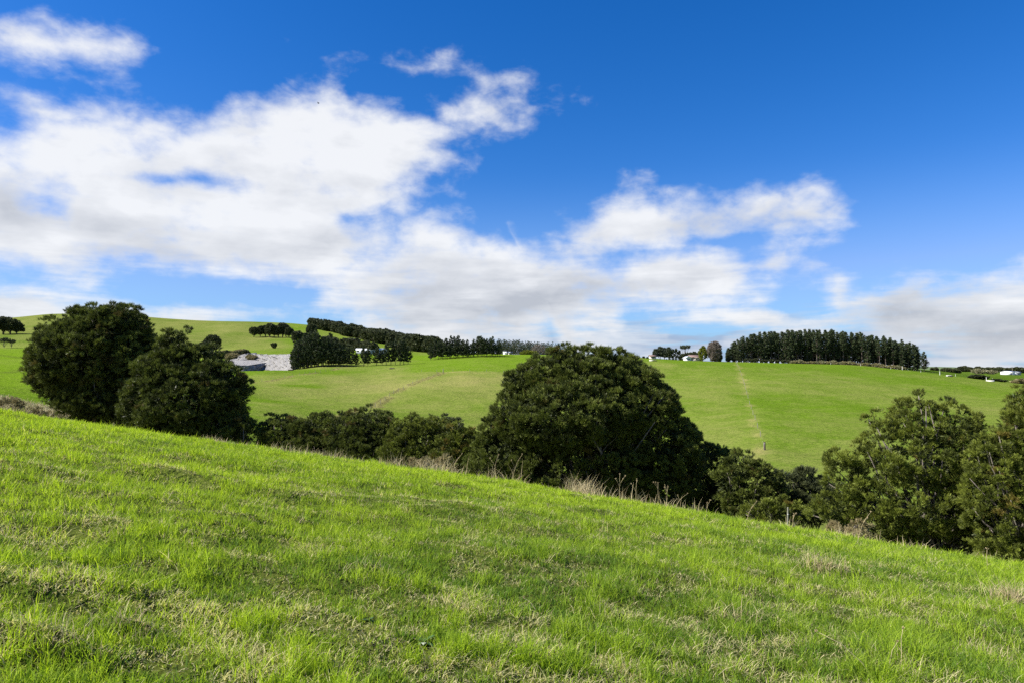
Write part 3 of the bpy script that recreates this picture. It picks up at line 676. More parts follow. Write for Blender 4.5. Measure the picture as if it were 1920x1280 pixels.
# pine rows in the left middle distance
def row(spec, protos, H, name, label, cat, group, sxr=(1, 1.2)):
    for (px, d, top) in spec:
        x, y, z = P(px, d); want = ZY(px, top, d)-z
        plant(random.choice(protos), name, px, d, label, cat, group, want/H, random.uniform(*sxr))
g2 = 'tall pines of the clump beside the quarry'
sp = [(549+i*3.1+random.uniform(-1.5, 1.5), 352+(i % 3)*5, float(np.interp(549+i*3.1, [545,556,572,590,600,618,630,650], [655,640,630,625,630,630,640,652]))+random.uniform(-3, 11)*random.random()**.6) for i in range(34)]
row(sp, full+stand[:2], 18.5, 'pine_tree', 'tall dark pine in the dense clump right of the quarry', 'pine tree', g2, (1.0, 1.25))
g3 = 'short pines of the row before the white-roofed house'
sp = [(659,352,652),(668,353,662),(682,354,650),(690,356,655),(706,357,652),(716,360,658),(724,358,645),(733,360,642),(741,362,640),(750,360,638),(757,361,640),(765,364,650)]
for (px, d, top), lab in zip(sp, ['short pine nearest the tall clump, at the left end of the short row', 'smallest squat pine, gap on both sides, in the short row', 'short pine before the left end of the white roof', 'short pine before the middle of the white roof, first of a touching pair', 'short pine before the right end of the white roof', 'thin short pine under the right eave of the white roof', 'pine left of the taller trio at the right end of the short row', 'pine opening the taller trio at the right end of the short row', 'middle pine of the taller trio in the short row', 'tallest pine of the short row', 'slim pine just right of the tallest in the short row', 'spreading pine that closes the short row on the right']):
    x, y, z = P(px, d); want = ZY(px, top, d)-z
    plant(random.choice(broad), 'pine_tree', px, d, lab, 'pine tree', g3, want/14, random.uniform(.85, 1.0)*14/max(want, 9)*.9)
g4 = 'dark pines of the clump on the centre-left skyline'
sp = [(808+i*3.9+random.uniform(-2, 2), 398+(i % 3)*6, float(np.interp(808+i*3.9, [808,830,840,862,870,880,895,905,920,935], [640,633,634,629,630,640,628,630,626,640]))+random.uniform(-2, 6)) for i in range(34)]
row(sp, full+broad, 18, 'pine_tree', 'dark pine in the clump standing on the bright upper paddock', 'pine tree', g4, (1.0, 1.3))

# forested ridge: dark native trees
nat = [round_proto(200+i, [(0, 0, 4.2, 3.8, 3.8, 3.9), (1.6+.4*i, .5, 6.4, 2.2, 2.4, 2.0), (-2.0, -.6, 4.6+.5*i, 2.6, 2.4, 2.6)], 'native', sub=1.1, L=.8, W=.5, k=5, n_t=6) for i in range(4)]
g5 = 'trees of the dark native forest on the ridge'
cnt = 0
for i in range(215):
    px = random.uniform(585, 815); f = random.random()
    dt = np.interp(px, [585,640,700,760,815], [900,900,860,860,820]); db = np.interp(px, [585,640,700,760,815], [860,800,700,560,520])
    d = db+(dt-db)*f
    plant(random.choice(nat), 'forest_tree', px, d, 'dark rounded native tree in the forest covering the ridge', 'tree', g5, random.uniform(.95, 1.35)*(1.05 if px < 700 else 1.15), 1.15)
for i in range(16):   # tongue of bush behind the tall clump
    t = i/15; px = 612+85*t+random.uniform(-3, 3); d = 560-90*t
    plant(random.choice(nat), 'forest_tree', px, d, 'dark native tree in the tongue of bush running down behind the pine clump', 'tree', 'bush tongue behind the pine clump', random.uniform(.7, 1.0), 1.1)
# plantation far behind
far_p = [pine_proto(220+i, 18, .08, 3.2, 9, .8) for i in range(3)]
for i in range(95):
    px = 935+115*((i*0.618) % 1); d = random.uniform(1380, 1560)
    plant(random.choice(far_p), 'plantation_pine', px, d, 'small far-off pine in the plantation on the low hill left of the dome tree', 'pine tree', 'far plantation on the low hill', random.uniform(1.35, 1.75), 1.1)

# clump on the left hill
mac = [round_proto(240+i, [(0, 0, 6.8, 5.0, 4.4, 4.0), (2.4-i, 0, 9.3, 3.2, 3, 2.2), (-2.8, .4, 7.4+.6*i, 3, 3, 2.6), (3.6, 0, 5.6, 2.2, 2, 2.0)], 'native', sub=1.2, L=.9, W=.5, k=6, n_t=7, trunk=.5) for i in range(3)]
labs = ['leftmost macrocarpa of the hilltop clump, leaning outwards', 'second hill tree from the left with thick trunk', 'third hill tree in the clump, lower crown', 'hill tree left of the clump centre', 'hill tree at the middle of the clump', 'hill tree right of the clump centre', 'tall hill tree near the right end of the clump', 'hill tree second from the right end of the clump', 'rightmost hill tree of the clump, set lower']
for (px, top), lb in zip([(475,614),(487,612),(497,611),(505,608),(513,610),(521,612),(529,607),(535,610),(541,615)], labs):
    d = 640+random.uniform(-6, 12); x, y, z = P(px, d); want = max(ZY(px, top, d)-z, 6)
    plant(random.choice(mac), 'macrocarpa_tree', px, d, lb, 'tree', 'macrocarpas of the hilltop clump', want/11.5, .95)
for px, d, top, lb in [(397,440,634,'lone scrubby tree on the hillside above the scrub bank'),(384,436,637,'small companion of the scrubby hillside tree, its left neighbour'),
                       (398,440,642,'dark bush below the scrubby hillside tree, near the pointed totara top'),(556,560,618,'dark spreading tree between the hill clump and the pine clump'),(568,590,622,'dark tree just right of the spreading one above the pines'),
                       (583,690,612,'grey open tree at the start of the ridge forest'),(513,470,641,'tiny dark bush on the paddock above the quarry'),(593,620,628,'grey round tree tops above the tall pine clump'),(640,500,640,'pale round tree beside the right shoulder of the tall pine clump'),(654,480,643,'second pale round tree above the short pine row')]:
    x, y, z = P(px, d); want = max(ZY(px, top, d)-z, 2.0)
    plant(random.choice(nat+mac), 'hill_tree', px, d, lb, 'tree', None, want/10, 1.0 if want > 4 else .9)
# trees at the far left edge
for px, d, top, lb in [(4,520,597,'tallest dark tree at the left edge of the picture on the hill'),(17,520,601,'dark tree next to the tallest at the left edge'),(29,522,608,'low dark tree at the right end of the left-edge group')]:
    x, y, z = P(px, d); want = max(ZY(px, top, d)-z, 7); plant(random.choice(mac), 'macrocarpa_tree', px, d, lb, 'tree', 'dark trees at the left edge', want/11, 1.25)
wind = round_proto(260, [(0, 0, 6.2, 4.5, 4, 1.0), (1.5, 0, 7, 3, 3, .9)], 'native', 'bark', 1.2, .7, .4, 5, 5, 14, .25, thin=.8)
for px, d, top, lb in [(6,375,634,'flat-topped pale-stemmed tree below the left-edge group'),(20,378,637,'smaller flat-topped tree beside the pale-stemmed one')]:
    x, y, z = P(px, d); plant(wind, 'hill_tree', px, d, lb, 'tree', None, (ZY(px, top, d)-z)/8, .9)
# scrub bank above quarry
sbk = round_proto(270, [(0, 0, 1.4, 3.2, 3, 1.8), (2.4, 0, 1.2, 2.4, 2, 1.4)], 'scrub', 'bark', 1.0, .6, .3, 5, 5, 4, .1)
for i, px in enumerate(np.arange(410, 474, 5.5)):
    plant(sbk if i % 3 else nat[1], 'scrub_bush', px, 398+6*math.sin(i), 'brown scrub bush on the bank beside the quarry top', 'shrub', 'scrub on the quarry bank', random.uniform(.8, 1.15) if i % 3 else .5, 1.2)
# bare willows and gold shrubs on centre skyline
wil = round_proto(280, [(0, 0, 4.0, 1.7, 1.6, 3.2)], 'bare', 'bark', 1.1, 1.2, .05, 6, 4, 16, .2, up=2.6)
for i, px in enumerate([1000,1006,1012,1019,1026]):
    plant(wil, 'bare_willow', px, 446+i*2, 'leafless pinkish-brown willow on the skyline left of the dome tree', 'tree', 'bare willows on the skyline', [.7,.85,.9,.75,.5][i], 1.2)
gs = round_proto(285, [(0, 0, 1.3, 2.2, 2, 1.4)], 'gold', 'bark', .8, .5, .3, 5, 5, 4, .1)
for i, px in enumerate([978,984,990,996,1003]):
    plant(gs, 'gold_shrub', px, 437, 'low yellow-green shrub on the skyline before the bare willows', 'shrub', 'yellow-green shrubs on the skyline', [.6,.9,1,.9,.8][i], 1.1)

# homestead trees on the skyline right of the dome tree
def h_plant(pr, H, name, px, d, top, lb, cat='tree', sx=1.0, group=None, **k):
    x, y, z = P(px, d); want = ZY(px, top, d)-z
    return plant(pr, name, px, d, lb, cat, group, want/H, sx, **k)
euc = round_proto(300, [(0, 0, 6.4, 2.6, 2.4, 3.6), (1.8, 0, 5, 2.2, 2, 2.8), (-1.8, 0, 5, 2, 2, 2.8)], 'eucalypt', 'bark', 1.0, .7, .35, 6, 6, 8, .3)
for px, top, lb in [(1229,654,'left grey-green gum tree of the homestead group'),(1238,650,'tallest grey-green gum tree of the homestead group'),(1246,652,'middle right grey-green gum tree of the homestead group'),(1254,651,'grey-green gum tree touching the dark cypresses')]:
    h_plant(euc, 10, 'gum_tree', px, 418, top, lb, 'tree', 1.0, 'gum trees by the homestead')
cyp = round_proto(310, [(0, 0, 4.6, .9, .9, 4.2)], 'pine', 'bark_d', .7, .6, .28, 6, 7, 3, .15, up=1.0)
for px, top, lb in [(1256,656,'short cypress next to the gum trees'),(1262,655,'second cypress from the gum trees'),(1268,654,'pointed cypress, tallest of the dark spires'),(1274,657,'cypress right of the tallest dark spire')]:
    h_plant(cyp, 8.8, 'cypress_tree', px, 415, top, lb, 'tree', 1.25, 'dark cypress spires')
umb = round_proto(320, [(0, 0, 10, 4.2, 3.4, .9), (-1.6, 0, 9.2, 2, 2, .7)], 'eucalypt', 'bark', 1.0, .7, .35, 5, 5, 14, .28, thin=.8)
h_plant(umb, 11, 'umbrella_tree', 1285, 428, 648, 'umbrella-shaped thin-stemmed tree rising above the white gable', 'tree', 1.0)
lown = nat
for px, d, top, lb in [(1199,424,668,'dark low bush at the left end of the homestead hedge'),(1207,422,667,'second dark low bush of the homestead hedge'),(1214,420,668,'grey low bush beside the brown-roofed shed'),(1283,424,662,'dark bush behind the white gable, left'),(1291,424,660,'dark bush behind the white gable, centre'),(1299,424,659,'dark bush behind the brown roof, taller'),(1306,422,661,'dark bush between the brown roof and golden conifer'),
                       (1250,410,672,'low garden shrub under the gum trees'),(1262,410,672,'low garden shrub under the cypresses'),(1276,410,671,'low garden shrub left of the white gable'),(1240,409,673,'low garden shrub in front of the tallest gum')]:
    h_plant(random.choice(lown), 9, 'garden_bush', px, d, top, lb, 'shrub', 1.3)
gold = round_proto(330, [(0, 0, 5, 2.3, 2.2, 4.2), (.4, 0, 8.4, 1.0, 1, 1.8)], 'gold', 'bark', .8, .6, .35, 6, 6, 3, .2)
h_plant(gold, 10.2, 'golden_conifer', 1318, 404, 649, 'golden yellow-green conifer beside the brown leafless tree', 'tree', 1.2)
bro = round_proto(340, [(0, 0, 6, 4.4, 4, 5.6)], 'bare', 'bark', .9, .8, .12, 7, 9, 40, .35, up=.8, thin=1.6)
h_plant(bro, 11.6, 'bare_poplar', 1340, 402, 641, 'big egg-shaped leafless brown tree left of the pine plantation', 'tree', 1.0)
h_plant(nat[0], 9, 'dark_bush', 1348, 401, 662, 'dark evergreen against the right side of the brown tree', 'tree', .9)
# pampas clumps along the plantation edge
pam = round_proto(350, [(0, 0, .9, 1.6, 1.4, .9)], 'pampas', 'bark', .8, .9, .12, 8, 6, 2, .05, up=1.3)
pam2 = round_proto(351, [(0, 0, .8, 2.4, 2, .9)], 'scrub', 'bark', .8, .6, .3, 6, 6, 2, .05)
for i, px in enumerate(np.arange(1484, 1700, 7.5)):
    plant(pam if i % 2 == 0 else pam2, 'pampas_clump', px+random.uniform(-2, 2), 403-12*sstep(1600, 1690, px), 'pale pampas or scrub clump along the foot of the pine plantation', 'shrub', 'pampas along the plantation foot', random.uniform(.5, .95), 1.2)
for i, px in enumerate(np.arange(1368, 1480, 10)):
    plant(nat[2], 'scrub_bush', px+random.uniform(-2, 2), 405, 'dark undergrowth bush at the foot of the plantation', 'shrub', 'undergrowth at the plantation foot', random.uniform(.2, .3), 1.3)
# right distance
for px, d, top, w, lb in [(1755,520,687,1,'small dark tree right of the lone pine'),(1778,560,689,1,'thin brown tree behind the dark right field'),(1788,560,690,1.2,'brown bush tree on the far right field edge'),(1797,560,691,1.2,'brown shrub beside the far right field edge'),(1748,470,688,1.3,'dark low bush just right of the lone pine foot')]:
    h_plant(nat[1], 9, 'far_tree', px, d, top, lb, 'tree', w)
for px, d, s, sx, lb in [(1830,352,.26,1.5,'long dark hedge remnant on the right paddock, higher part'),(1840,351,.22,1.6,'tapering right half of the upper dark hedge remnant'),(1868,347,.16,1.7,'low dark hedge remnant nearer the right edge'),(1879,346,.13,1.7,'lowest tail of the dark hedge remnant near the right edge')]:
    plant(nat[3], 'hedge_remnant', px, d, lb, 'hedge', None, s, sx*2.2)
for px, s, lb in [(1837,1.0,'white flowering bush, larger, on the far right fields'),(1860,.8,'white flowering bush, smaller, beside the white shed')]:
    plant(pam, 'white_bush', px, 690, lb, 'shrub', None, 2.0*s, 1.6)
plant(pam2, 'brown_bush', 1918, 345, 'brown scrub bush cut by the right edge of the view', 'shrub', None, 1.2, 1.5)
for i in range(42):
    px = 1765+160*((i*.618) % 1)+random.uniform(-3, 3); d = random.uniform(1250, 1500)
    if px < 1795: d += 500
    plant(random.choice(nat), 'forest_tree', px, d, 'far blue-green tree of the shelter belt on the right horizon', 'tree', 'shelter belt on the right horizon', random.uniform(.9, 1.25)*1.1, 1.5)
print('far trees', time.time()-T0)

# distant hill on right horizon
def far_hill():
    nx, ny = 60, 30; X0, X1 = PX(1690, 3200), PX(1860, 3200)
    gx, gy = np.meshgrid(np.linspace(X0, X1, nx), np.linspace(2900, 3900, ny), indexing='ij')
    u = (gx-X0)/(X1-X0); v = (gy-2900)/1000
    h = 24*np.sin(np.pi*u)**.8*np.sin(np.pi*v)**.8+5*(fbm(gx*.01, gy*.01, 71, 3)-.5)*np.sin(np.pi*u)*np.sin(np.pi*v)
    z = ground_z(gx, gy)-1+h
    V = np.stack([gx, gy, z], -1).reshape(-1, 3); i = np.arange(nx-1)[:, None]; j = np.arange(ny-1)[None]
    Q = np.stack([i*ny+j, (i+1)*ny+j, (i+1)*ny+j+1, i*ny+j+1], -1).reshape(-1, 4)
    m = rough_mat('far_hill_grass', (.07, .11, .04), (.12, .16, .06), .01, .9, 0, coord='Object')
    tag(obj('hills', mesh_np('hills', V, [Q], None, True), m), kind='structure')
far_hill()

# ------------------------------------------------------------------ quarry
def quarry():
    o = empty('quarry_cliff', P(490, 352))
    tag(o, 'pale grey cut rock quarry face sunk behind the paddock edge', 'quarry')
    ox, oy, oz = o.location
    def wall(name, bot, top, n=60, m=14, amp=.8, seed=0):
        # bot/top: polylines (px, depth, py)
        def samp(pl, t):
            k = np.linspace(0, 1, len(pl)); return [np.interp(t, k, [p[q] for p in pl]) for q in range(3)]
        t = np.linspace(0, 1, n); b = samp(bot, t); tp = samp(top, t); V = []
        for j in range(m):
            f = j/(m-1); px = b[0]*(1-f)+tp[0]*f; d = b[1]*(1-f)+tp[1]*f; py = b[2]*(1-f)+tp[2]*f
            X, Z = ray(px, py)
            nn = (fbm(px*.35, py*.5+f*3, seed, 4)-.5)*2*amp*3
            V.append(np.stack([X*d-ox+nn*.5, d-oy+nn, CAMZ+Z*d-oz+nn*.15], -1))
        V = np.stack(V, 1).reshape(-1, 3); i = np.arange(n-1)[:, None]; j = np.arange(m-1)[None]
        Q = np.stack([i*m+j, (i+1)*m+j, (i+1)*m+j+1, i*m+j+1], -1).reshape(-1, 4)
        obj(name, mesh_np(name, V, [Q]), M['rock'], o)
    wall('scree_face', [(497,372,694),(520,362,695),(548,352,695)], [(473,398,663),(510,388,664),(546,380,663)], seed=81, amp=1.0)
    wall('lower_face', [(430,347,696),(460,352,696),(500,374,696)], [(432,349,685),(462,354,685),(494,376,680)], seed=82, amp=1.3)
    wall('bench', [(432,349,685),(462,354,685),(494,376,680)], [(432,384,676),(460,386,675),(480,392,673)], seed=83, amp=.15, m=8)
    wall('upper_face', [(432,384,677),(460,386,676),(482,394,674)], [(440,392,667),(462,394,662),(476,404,661)], seed=84, amp=1.2)
quarry()

# ------------------------------------------------------------------ buildings
def house(name, px, depth, W, D, H, roofh, label, cat, wallm, roofm, rz=0, nwin=3, door=True, gable_front=False, sink=.1, over=.5, zoff=0.0):
    x, y, z = P(px, depth, sink); o = empty(name, (x, y, z+zoff), rz); tag(o, label, cat)
    mb = MB(); mb.box((0, 0, H/2-.5), (W, D, H+1))
    if gable_front:   # ridge runs in y
        V = [(-W/2, -D/2, H), (W/2, -D/2, H), (0, -D/2, H+roofh), (-W/2, D/2, H), (W/2, D/2, H), (0, D/2, H+roofh)]
    else:
        V = [(-W/2, -D/2, H), (-W/2, D/2, H), (-W/2, 0, H+roofh), (W/2, -D/2, H), (W/2, D/2, H), (W/2, 0, H+roofh)]
    mb.add(V, [np.array([[0, 1, 2], [3, 5, 4]])]); mb.build('wall', wallm, o)
    rb = MB(); t = .14
    if gable_front:
        e = W/2+over; drop = roofh*over/(W/2)
        prof = [(-e, H-drop), (0, H+roofh), (e, H-drop)]
        for (x0, z0), (x1, z1) in ((prof[0], prof[1]), (prof[1], prof[2])):
            a, b = -D/2-over, D/2+over
            V = [(x0, a, z0+.03), (x1, a, z1+.03), (x1, b, z1+.03), (x0, b, z0+.03), (x0, a, z0+t), (x1, a, z1+t), (x1, b, z1+t), (x0, b, z0+t)]
            rb.add(V, [np.array([[0, 3, 2, 1], [4, 5, 6, 7], [0, 1, 5, 4], [2, 3, 7, 6], [0, 4, 7, 3], [1, 2, 6, 5]])])
    else:
        e = D/2+over; drop = roofh*over/(D/2)
        for (y0, z0), (y1, z1) in (((-e, H-drop), (0, H+roofh)), ((0, H+roofh), (e, H-drop))):
            a, b = -W/2-over, W/2+over
            V = [(a, y0, z0+.03), (b, y0, z0+.03), (b, y1, z1+.03), (a, y1, z1+.03), (a, y0, z0+t), (b, y0, z0+t), (b, y1, z1+t), (a, y1, z1+t)]
            rb.add(V, [np.array([[0, 3, 2, 1], [4, 5, 6, 7], [0, 1, 5, 4], [2, 3, 7, 6], [0, 4, 7, 3], [1, 2, 6, 5]])])
    rb.build('roof', roofm, o)
    n = nwin+(1 if door else 0)
    for i in range(n):
        cx = -W/2+W*(i+.5)/max(n, 1)
        if door and i == n-1:
            d = MB(); d.box((cx, -D/2-.03, 1.0), (1.0, .08, 2.0)); d.build('door', M['dark'], o)
        else:
            w = MB(); w.box((cx, -D/2-.03, H*.55), (W/n*.5, .08, H*.38)); w.build('window', M['glass'], o)
    return o
house('farmhouse', 686, 470, 12.5, 8, 2.0, 1.0, 'low house with long shining white roof behind the short pine row', 'house', M['grey_wall'], M['roof_w'], .15, 4, zoff=.5)
house('garage', 712, 474, 8, 7, 2.4, 1.0, 'pale outbuilding right of the long white roof', 'garage', M['white'], M['roof_w'], -.2, 1, zoff=.3)
house('cottage', 948, 452, 2.6, 3, 1.1, .5, 'tiny white building on the skyline right of the dark pine clump', 'house', M['white'], M['roof_w'], .3, 1, True, zoff=.2)
house('cottage', 956, 458, 2.2, 3, 1.1, .5, 'grey-roofed building beside the tiny white one on the skyline', 'house', M['cream'], M['roof_g'], .1, 1, True, zoff=.2)
house('homestead', 1303, 414, 7.5, 6, 2.4, 1.2, 'brown-roofed homestead left of the golden conifer', 'house', M['cream'], M['roof_b'], .1, 2)
house('cottage', 1289, 411, 3.4, 5, 1.8, 1.0, 'white gable-fronted cottage joined to the brown-roofed homestead', 'house', M['white'], M['roof_w'], .1, 1, False, True)
house('shed', 1224, 412, 3.6, 3, 1.9, .6, 'small brown-roofed farm shed left of the gum trees', 'shed', M['cream'], M['roof_b'], .0, 1, False)
house('shed', 1889, 690, 9.0, 8, 3.2, .7, 'bright white farm shed with dark doorway on the right horizon', 'shed', M['white'], M['roof_w'], .15, 0, True)
house('shed', 1903, 694, 6.0, 8, 3.0, .7, 'grey steel shed attached right of the bright white one', 'shed', M['grey_wall'], M['roof_g'], .15, 1, False)
def pole(px, depth, h, label):
    o = empty('utility_pole', P(px, depth, .2)); tag(o, label, 'pole')
    mb = MB(); mb.tube([(0, 0, 0), (0, 0, h)], [.16, .1], 8); mb.build('shaft', M['post'], o)
    c = MB(); c.box((0, 0, h-.6), (1.8, .12, .12)); c.build('crossarm', M['post'], o)
pole(1898, 680, 8.5, 'tall thin utility pole beside the white shed on the right horizon')
pole(1345, 405, 4.5, 'short pole in the gap between brown tree and plantation')

# ------------------------------------------------------------------ fences
def fence(key, label, step=7.0, hpost=1.2, mat='post', pr=.055, wires=3, skip_first=False, name='wire_fence'):
    pl = [(PX(a, b), b) for a, b in FENCES[key]]
    seg = [math.dist(a, b) for a, b in zip(pl[:-1], pl[1:])]; tot = sum(seg); n = max(2, int(tot/step))
    pts = []
    for i in range(n+1):
        s = tot*i/n; k = 0
        while k < len(seg)-1 and s > seg[k]: s -= seg[k]; k += 1
        t = min(1, s/seg[k]); x = pl[k][0]*(1-t)+pl[k+1][0]*t; y = pl[k][1]*(1-t)+pl[k+1][1]*t
        pts.append((x, y, float(ground_z(x, y))))
    bx, by, bz = pts[0]; o = empty(name, (bx, by, bz)); tag(o, label, 'fence')
    for i, (x, y, z) in enumerate(pts):
        if i == 0 and skip_first: continue
        mb = MB(); l = random.uniform(-.03, .03); h = hpost*random.uniform(.9, 1.08)
        mb.tube([(x-bx, y-by, z-bz-.3), (x-bx+l, y-by, z-bz+h*.98), (x-bx+l, y-by, z-bz+h)], [pr, pr*.95, pr*.8], 7); mb.build('post', M[mat], o)
    w = MB()
    for k in range(wires):
        hh = hpost*(.35+.55*k/max(1, wires-1)); w.tube([(x-bx, y-by, z-bz+hh) for x, y, z in pts], .002, 3)
    q = w.build('wire', M['wire'], o)
    return o
fence('a', 'wire fence running level along the foot of the bright upper paddock')
fence('b', 'wire fence slanting down left across the olive paddock', skip_first=True)
fence('c', 'wire fence slanting from the pine clump down to the left')
fence('d', 'wire fence running straight downhill over a straw strip on the right paddock', 13)
fence('e', 'pale-post fence along the foot of the plantation and right field', 16, 1.2, 'post_w', .06)
def post(px, depth, h, r, mat, label, cat='post', lean=0.0, name='strainer_post'):
    o = empty(name, P(px, depth, .25)); tag(o, label, cat)
    mb = MB(); a = h*math.sin(lean); mb.tube([(0, 0, 0), (a*.4, 0, h*.4), (a, 0, h*.97), (a, 0, h)], [r, r*.98, r*.93, r*.7], 10); mb.build('timber', M[mat], o, True)
    cp = MB(); cp.tube([(a, 0, h*.8), (a, 0, h*.82)], [r*1.08, r*1.08], 10); cp.build('wire_tie', M['wire'], o)
    return o
post(1431.5, 126, 1.75, .17, 'post_d', 'stout dark end post at the bottom of the downhill fence')
post(831, 297, 1.9, .16, 'post', 'corner post where the level and slanting fences meet')
post(1471, 30.5, ZY(1471, 950, 30.5)-P(1471, 30.5)[2]+.25, .04, 'lichen', 'lichen-covered grey post in the gully gap by the small shrub', lean=.03)
post(1692, 385, 2.3, .12, 'post_w', 'whitish tall post on the right paddock fence', name='marker_post')
post(1762, 352, 2.2, .12, 'post_w', 'whitish post standing alone before the dark right field', name='marker_post')
post(1849, 341, 2.0, .12, 'post_w', 'whitish post beside the upper dark hedge remnant', name='marker_post')
def trough(px, depth, r, label):
    o = empty('water_trough', P(px, depth, .05)); tag(o, label, 'trough'); a = np.arange(25)*2*math.pi/24
    def ring(rr, z): return np.stack([rr*np.cos(a[:-1]), rr*np.sin(a[:-1]), np.full(24, z)], -1)
    V = np.concatenate([ring(r, 0), ring(r*.97, .6), ring(r*.86, .6), ring(r*.84, .2)]); Q = []
    for k in range(3):
        for i in range(24): Q.append([k*24+i, k*24+(i+1) % 24, (k+1)*24+(i+1) % 24, (k+1)*24+i])
    obj('basin', mesh_np('basin', V, [np.array(Q)]), M['concrete'], o)
    W = np.concatenate([ring(r*.86, .48), [[0, 0, .48]]]); obj('water', mesh_np('water', W, [np.array([[i, (i+1) % 24, 24] for i in range(24)])]), M['water'], o)
trough(1222, 385, 1.4, 'round concrete water trough on the paddock right of the dome tree')
trough(1856, 338, 1.8, 'round pale water trough below the dark hedge remnants at right')
trough(1779, 348, 1.3, 'round water trough near the lone whitish post on the right paddock')
def log_(px, depth, label):
    x, y, z = P(px, depth); o = empty('fallen_log', (x, y, z+.15)); tag(o, label, 'log')
    mb = MB(); mb.tube([(-1.3, 0, .1), (-.4, .1, .15), (.6, 0, .1), (1.4, -.1, .05)], [.25, .3, .26, .15], 8); mb.build('stem', M['bark_d'], o, True)
    b = MB(); b.tube([(.3, 0, .2), (.7, .1, .7)], [.09, .04], 5); b.build('branch', M['bark_d'], o)
log_(1228, 383, 'dark fallen log beside the water trough right of the dome tree')
log_(1782, 346, 'dark fallen log beside the trough near the lone whitish post')
log_(735, 330, 'dark fallen log below the short pine row')
log_(545, 325, 'dark fallen log on the bright strip below the quarry')

# ------------------------------------------------------------------ weeds on the crest
def weed(px, depth, h, label, bend=0.2, heads=3, seed=0, sr=.6, tn=.5):
    rg = np.random.default_rng(seed); o = empty('dry_weed', P(px, depth, .03)); tag(o, label, 'weed')
    mb = MB(); a = rg.uniform(-1, 1)
    dx = bend*h; pts = [(0, 0, 0), (dx*.2, 0, h*.4), (dx*.55, .02, h*.75), (dx, .02, h)]
    mb.tube(pts, np.array([.011, .009, .007, .005])*sr, 5, (tn, 0, 0)); tips = [pts[-1]]
    for i in range(heads-1):
        f = rg.uniform(.45, .8); p = np.array([dx*f*f, .01, h*f]); q = p+np.array([rg.uniform(-.2, .2)*h, rg.uniform(-.1, .1), .28*h]); mb.tube([p, (p+q)/2+[0, 0, .02], q], np.array([.006, .005, .004])*sr, 4, (tn, 0, 0)); tips.append(q)
    mb.build('stem', M['straw'], o)
    for t in tips:
        V, Q, T3, A = tuft_leaves(np.array([t]), np.array([[0, 0, 1.]]), .05*sr, .014*sr, 26, rg, .9, .2, np.array([[.6, .5, 0]]))
        obj('seed_head', mesh_np('seed_head', V, [Q, T3], A), M['straw'], o)
for i, a in enumerate([(1160,20.5,.85,'dry thistle stalk standing tallest before the dark dome tree',.02,4),(1190,20.5,.75,'dry thistle stalk just right of the tallest one',.05,3),(1232,21,.8,'dry stalk with grey heads under the right half of the dome tree',.0,3),
        (1247,21,.7,'dry stalk paired closely with the grey-headed one',.08,3),(1262,20.5,.5,'short bent weed right of the paired stalks',.8,2),(1320,19.5,.45,'small dry weed before the shaded bush',.3,2),
        (1395,19,.6,'bent dry weed before the sunlit layered totara',.5,2),(1600,17.5,.85,'leaning dry stalk with a tan head near the rusty shrub',.45,3),(960,21,.9,'long pale leaning stem left of the dome tree',.35,2),(925,21,.8,'upright pale stem at the left foot of the dome tree',.2,2),
        (1480,19,.5,'dry weed beside the lichen-covered post',.15,3),(1840,14,.5,'thin dry stem at the right edge of the crest',.05,1),(845,22,.75,'leaning straw stem before the broad gully bush',.5,2)]):
    weed(a[0], a[1], a[2], a[3], a[4], a[5], 400+i)
for i, (px, py, h, lb, bend) in enumerate([(1690,1255,.34,'tall thin straw stalk standing in the near turf at lower right',.1),(1665,1262,.26,'shorter straw stalk beside the tall thin one at lower right',.35),(1640,1275,.38,'long pale stalk leaning low over the turf at lower right',-1.1),(1290,1200,.16,'short straw stalk in the turf below the rusty shrub',.5),(1010,1150,.15,'pale bent stalk in the mid-right turf',-.8),(1425,1050,.2,'thin straw stalk on the slope before the layered totara',.1)]):
    x, y = hit(px, py); weed(960+F*x/y, y, h, lb, bend, 1, 450+i, .32, .9)
def broadweed(px, py, label, s=1.0, white=True, seed=0):
    rg = np.random.default_rng(seed); x, y = hit(px, py); z = float(ground_z(x, y)); o = empty('broadleaf_weed', (x, y, z)); tag(o, label, 'weed')
    for i in range(9):
        a = i*2.4; L = s*rg.uniform(.09, .15); el = rg.uniform(.25, 1.0); t = np.linspace(0, 1, 6); wv = np.array([.015, .045, .06, .055, .035, .003])*s*.8
        c = np.stack([np.cos(a)*np.cos(el)*L*t, np.sin(a)*np.cos(el)*L*t, np.sin(el)*L*t-.05*s*t*t], -1); sd = np.array([-math.sin(a), math.cos(a), 0])
        V = np.concatenate([c-sd*wv[:, None]/2, c+sd*wv[:, None]/2]); Q = [[k, k+1, k+7, k+6] for k in range(5)]
        obj('leaf', mesh_np('leaf', V, [np.array(Q)], np.tile([[rg.uniform(.1, .9), .7 if (white and i in (2, 6)) else 0, 0]], (12, 1))), M['weed'], o)
broadweed(795, 1205, 'dark broad-leaved weed with two whitish leaves in a dark hollow of the near turf', .7, True, 1)
broadweed(690, 1165, 'small green rosette weed left of the dark hollow', .5, False, 2)
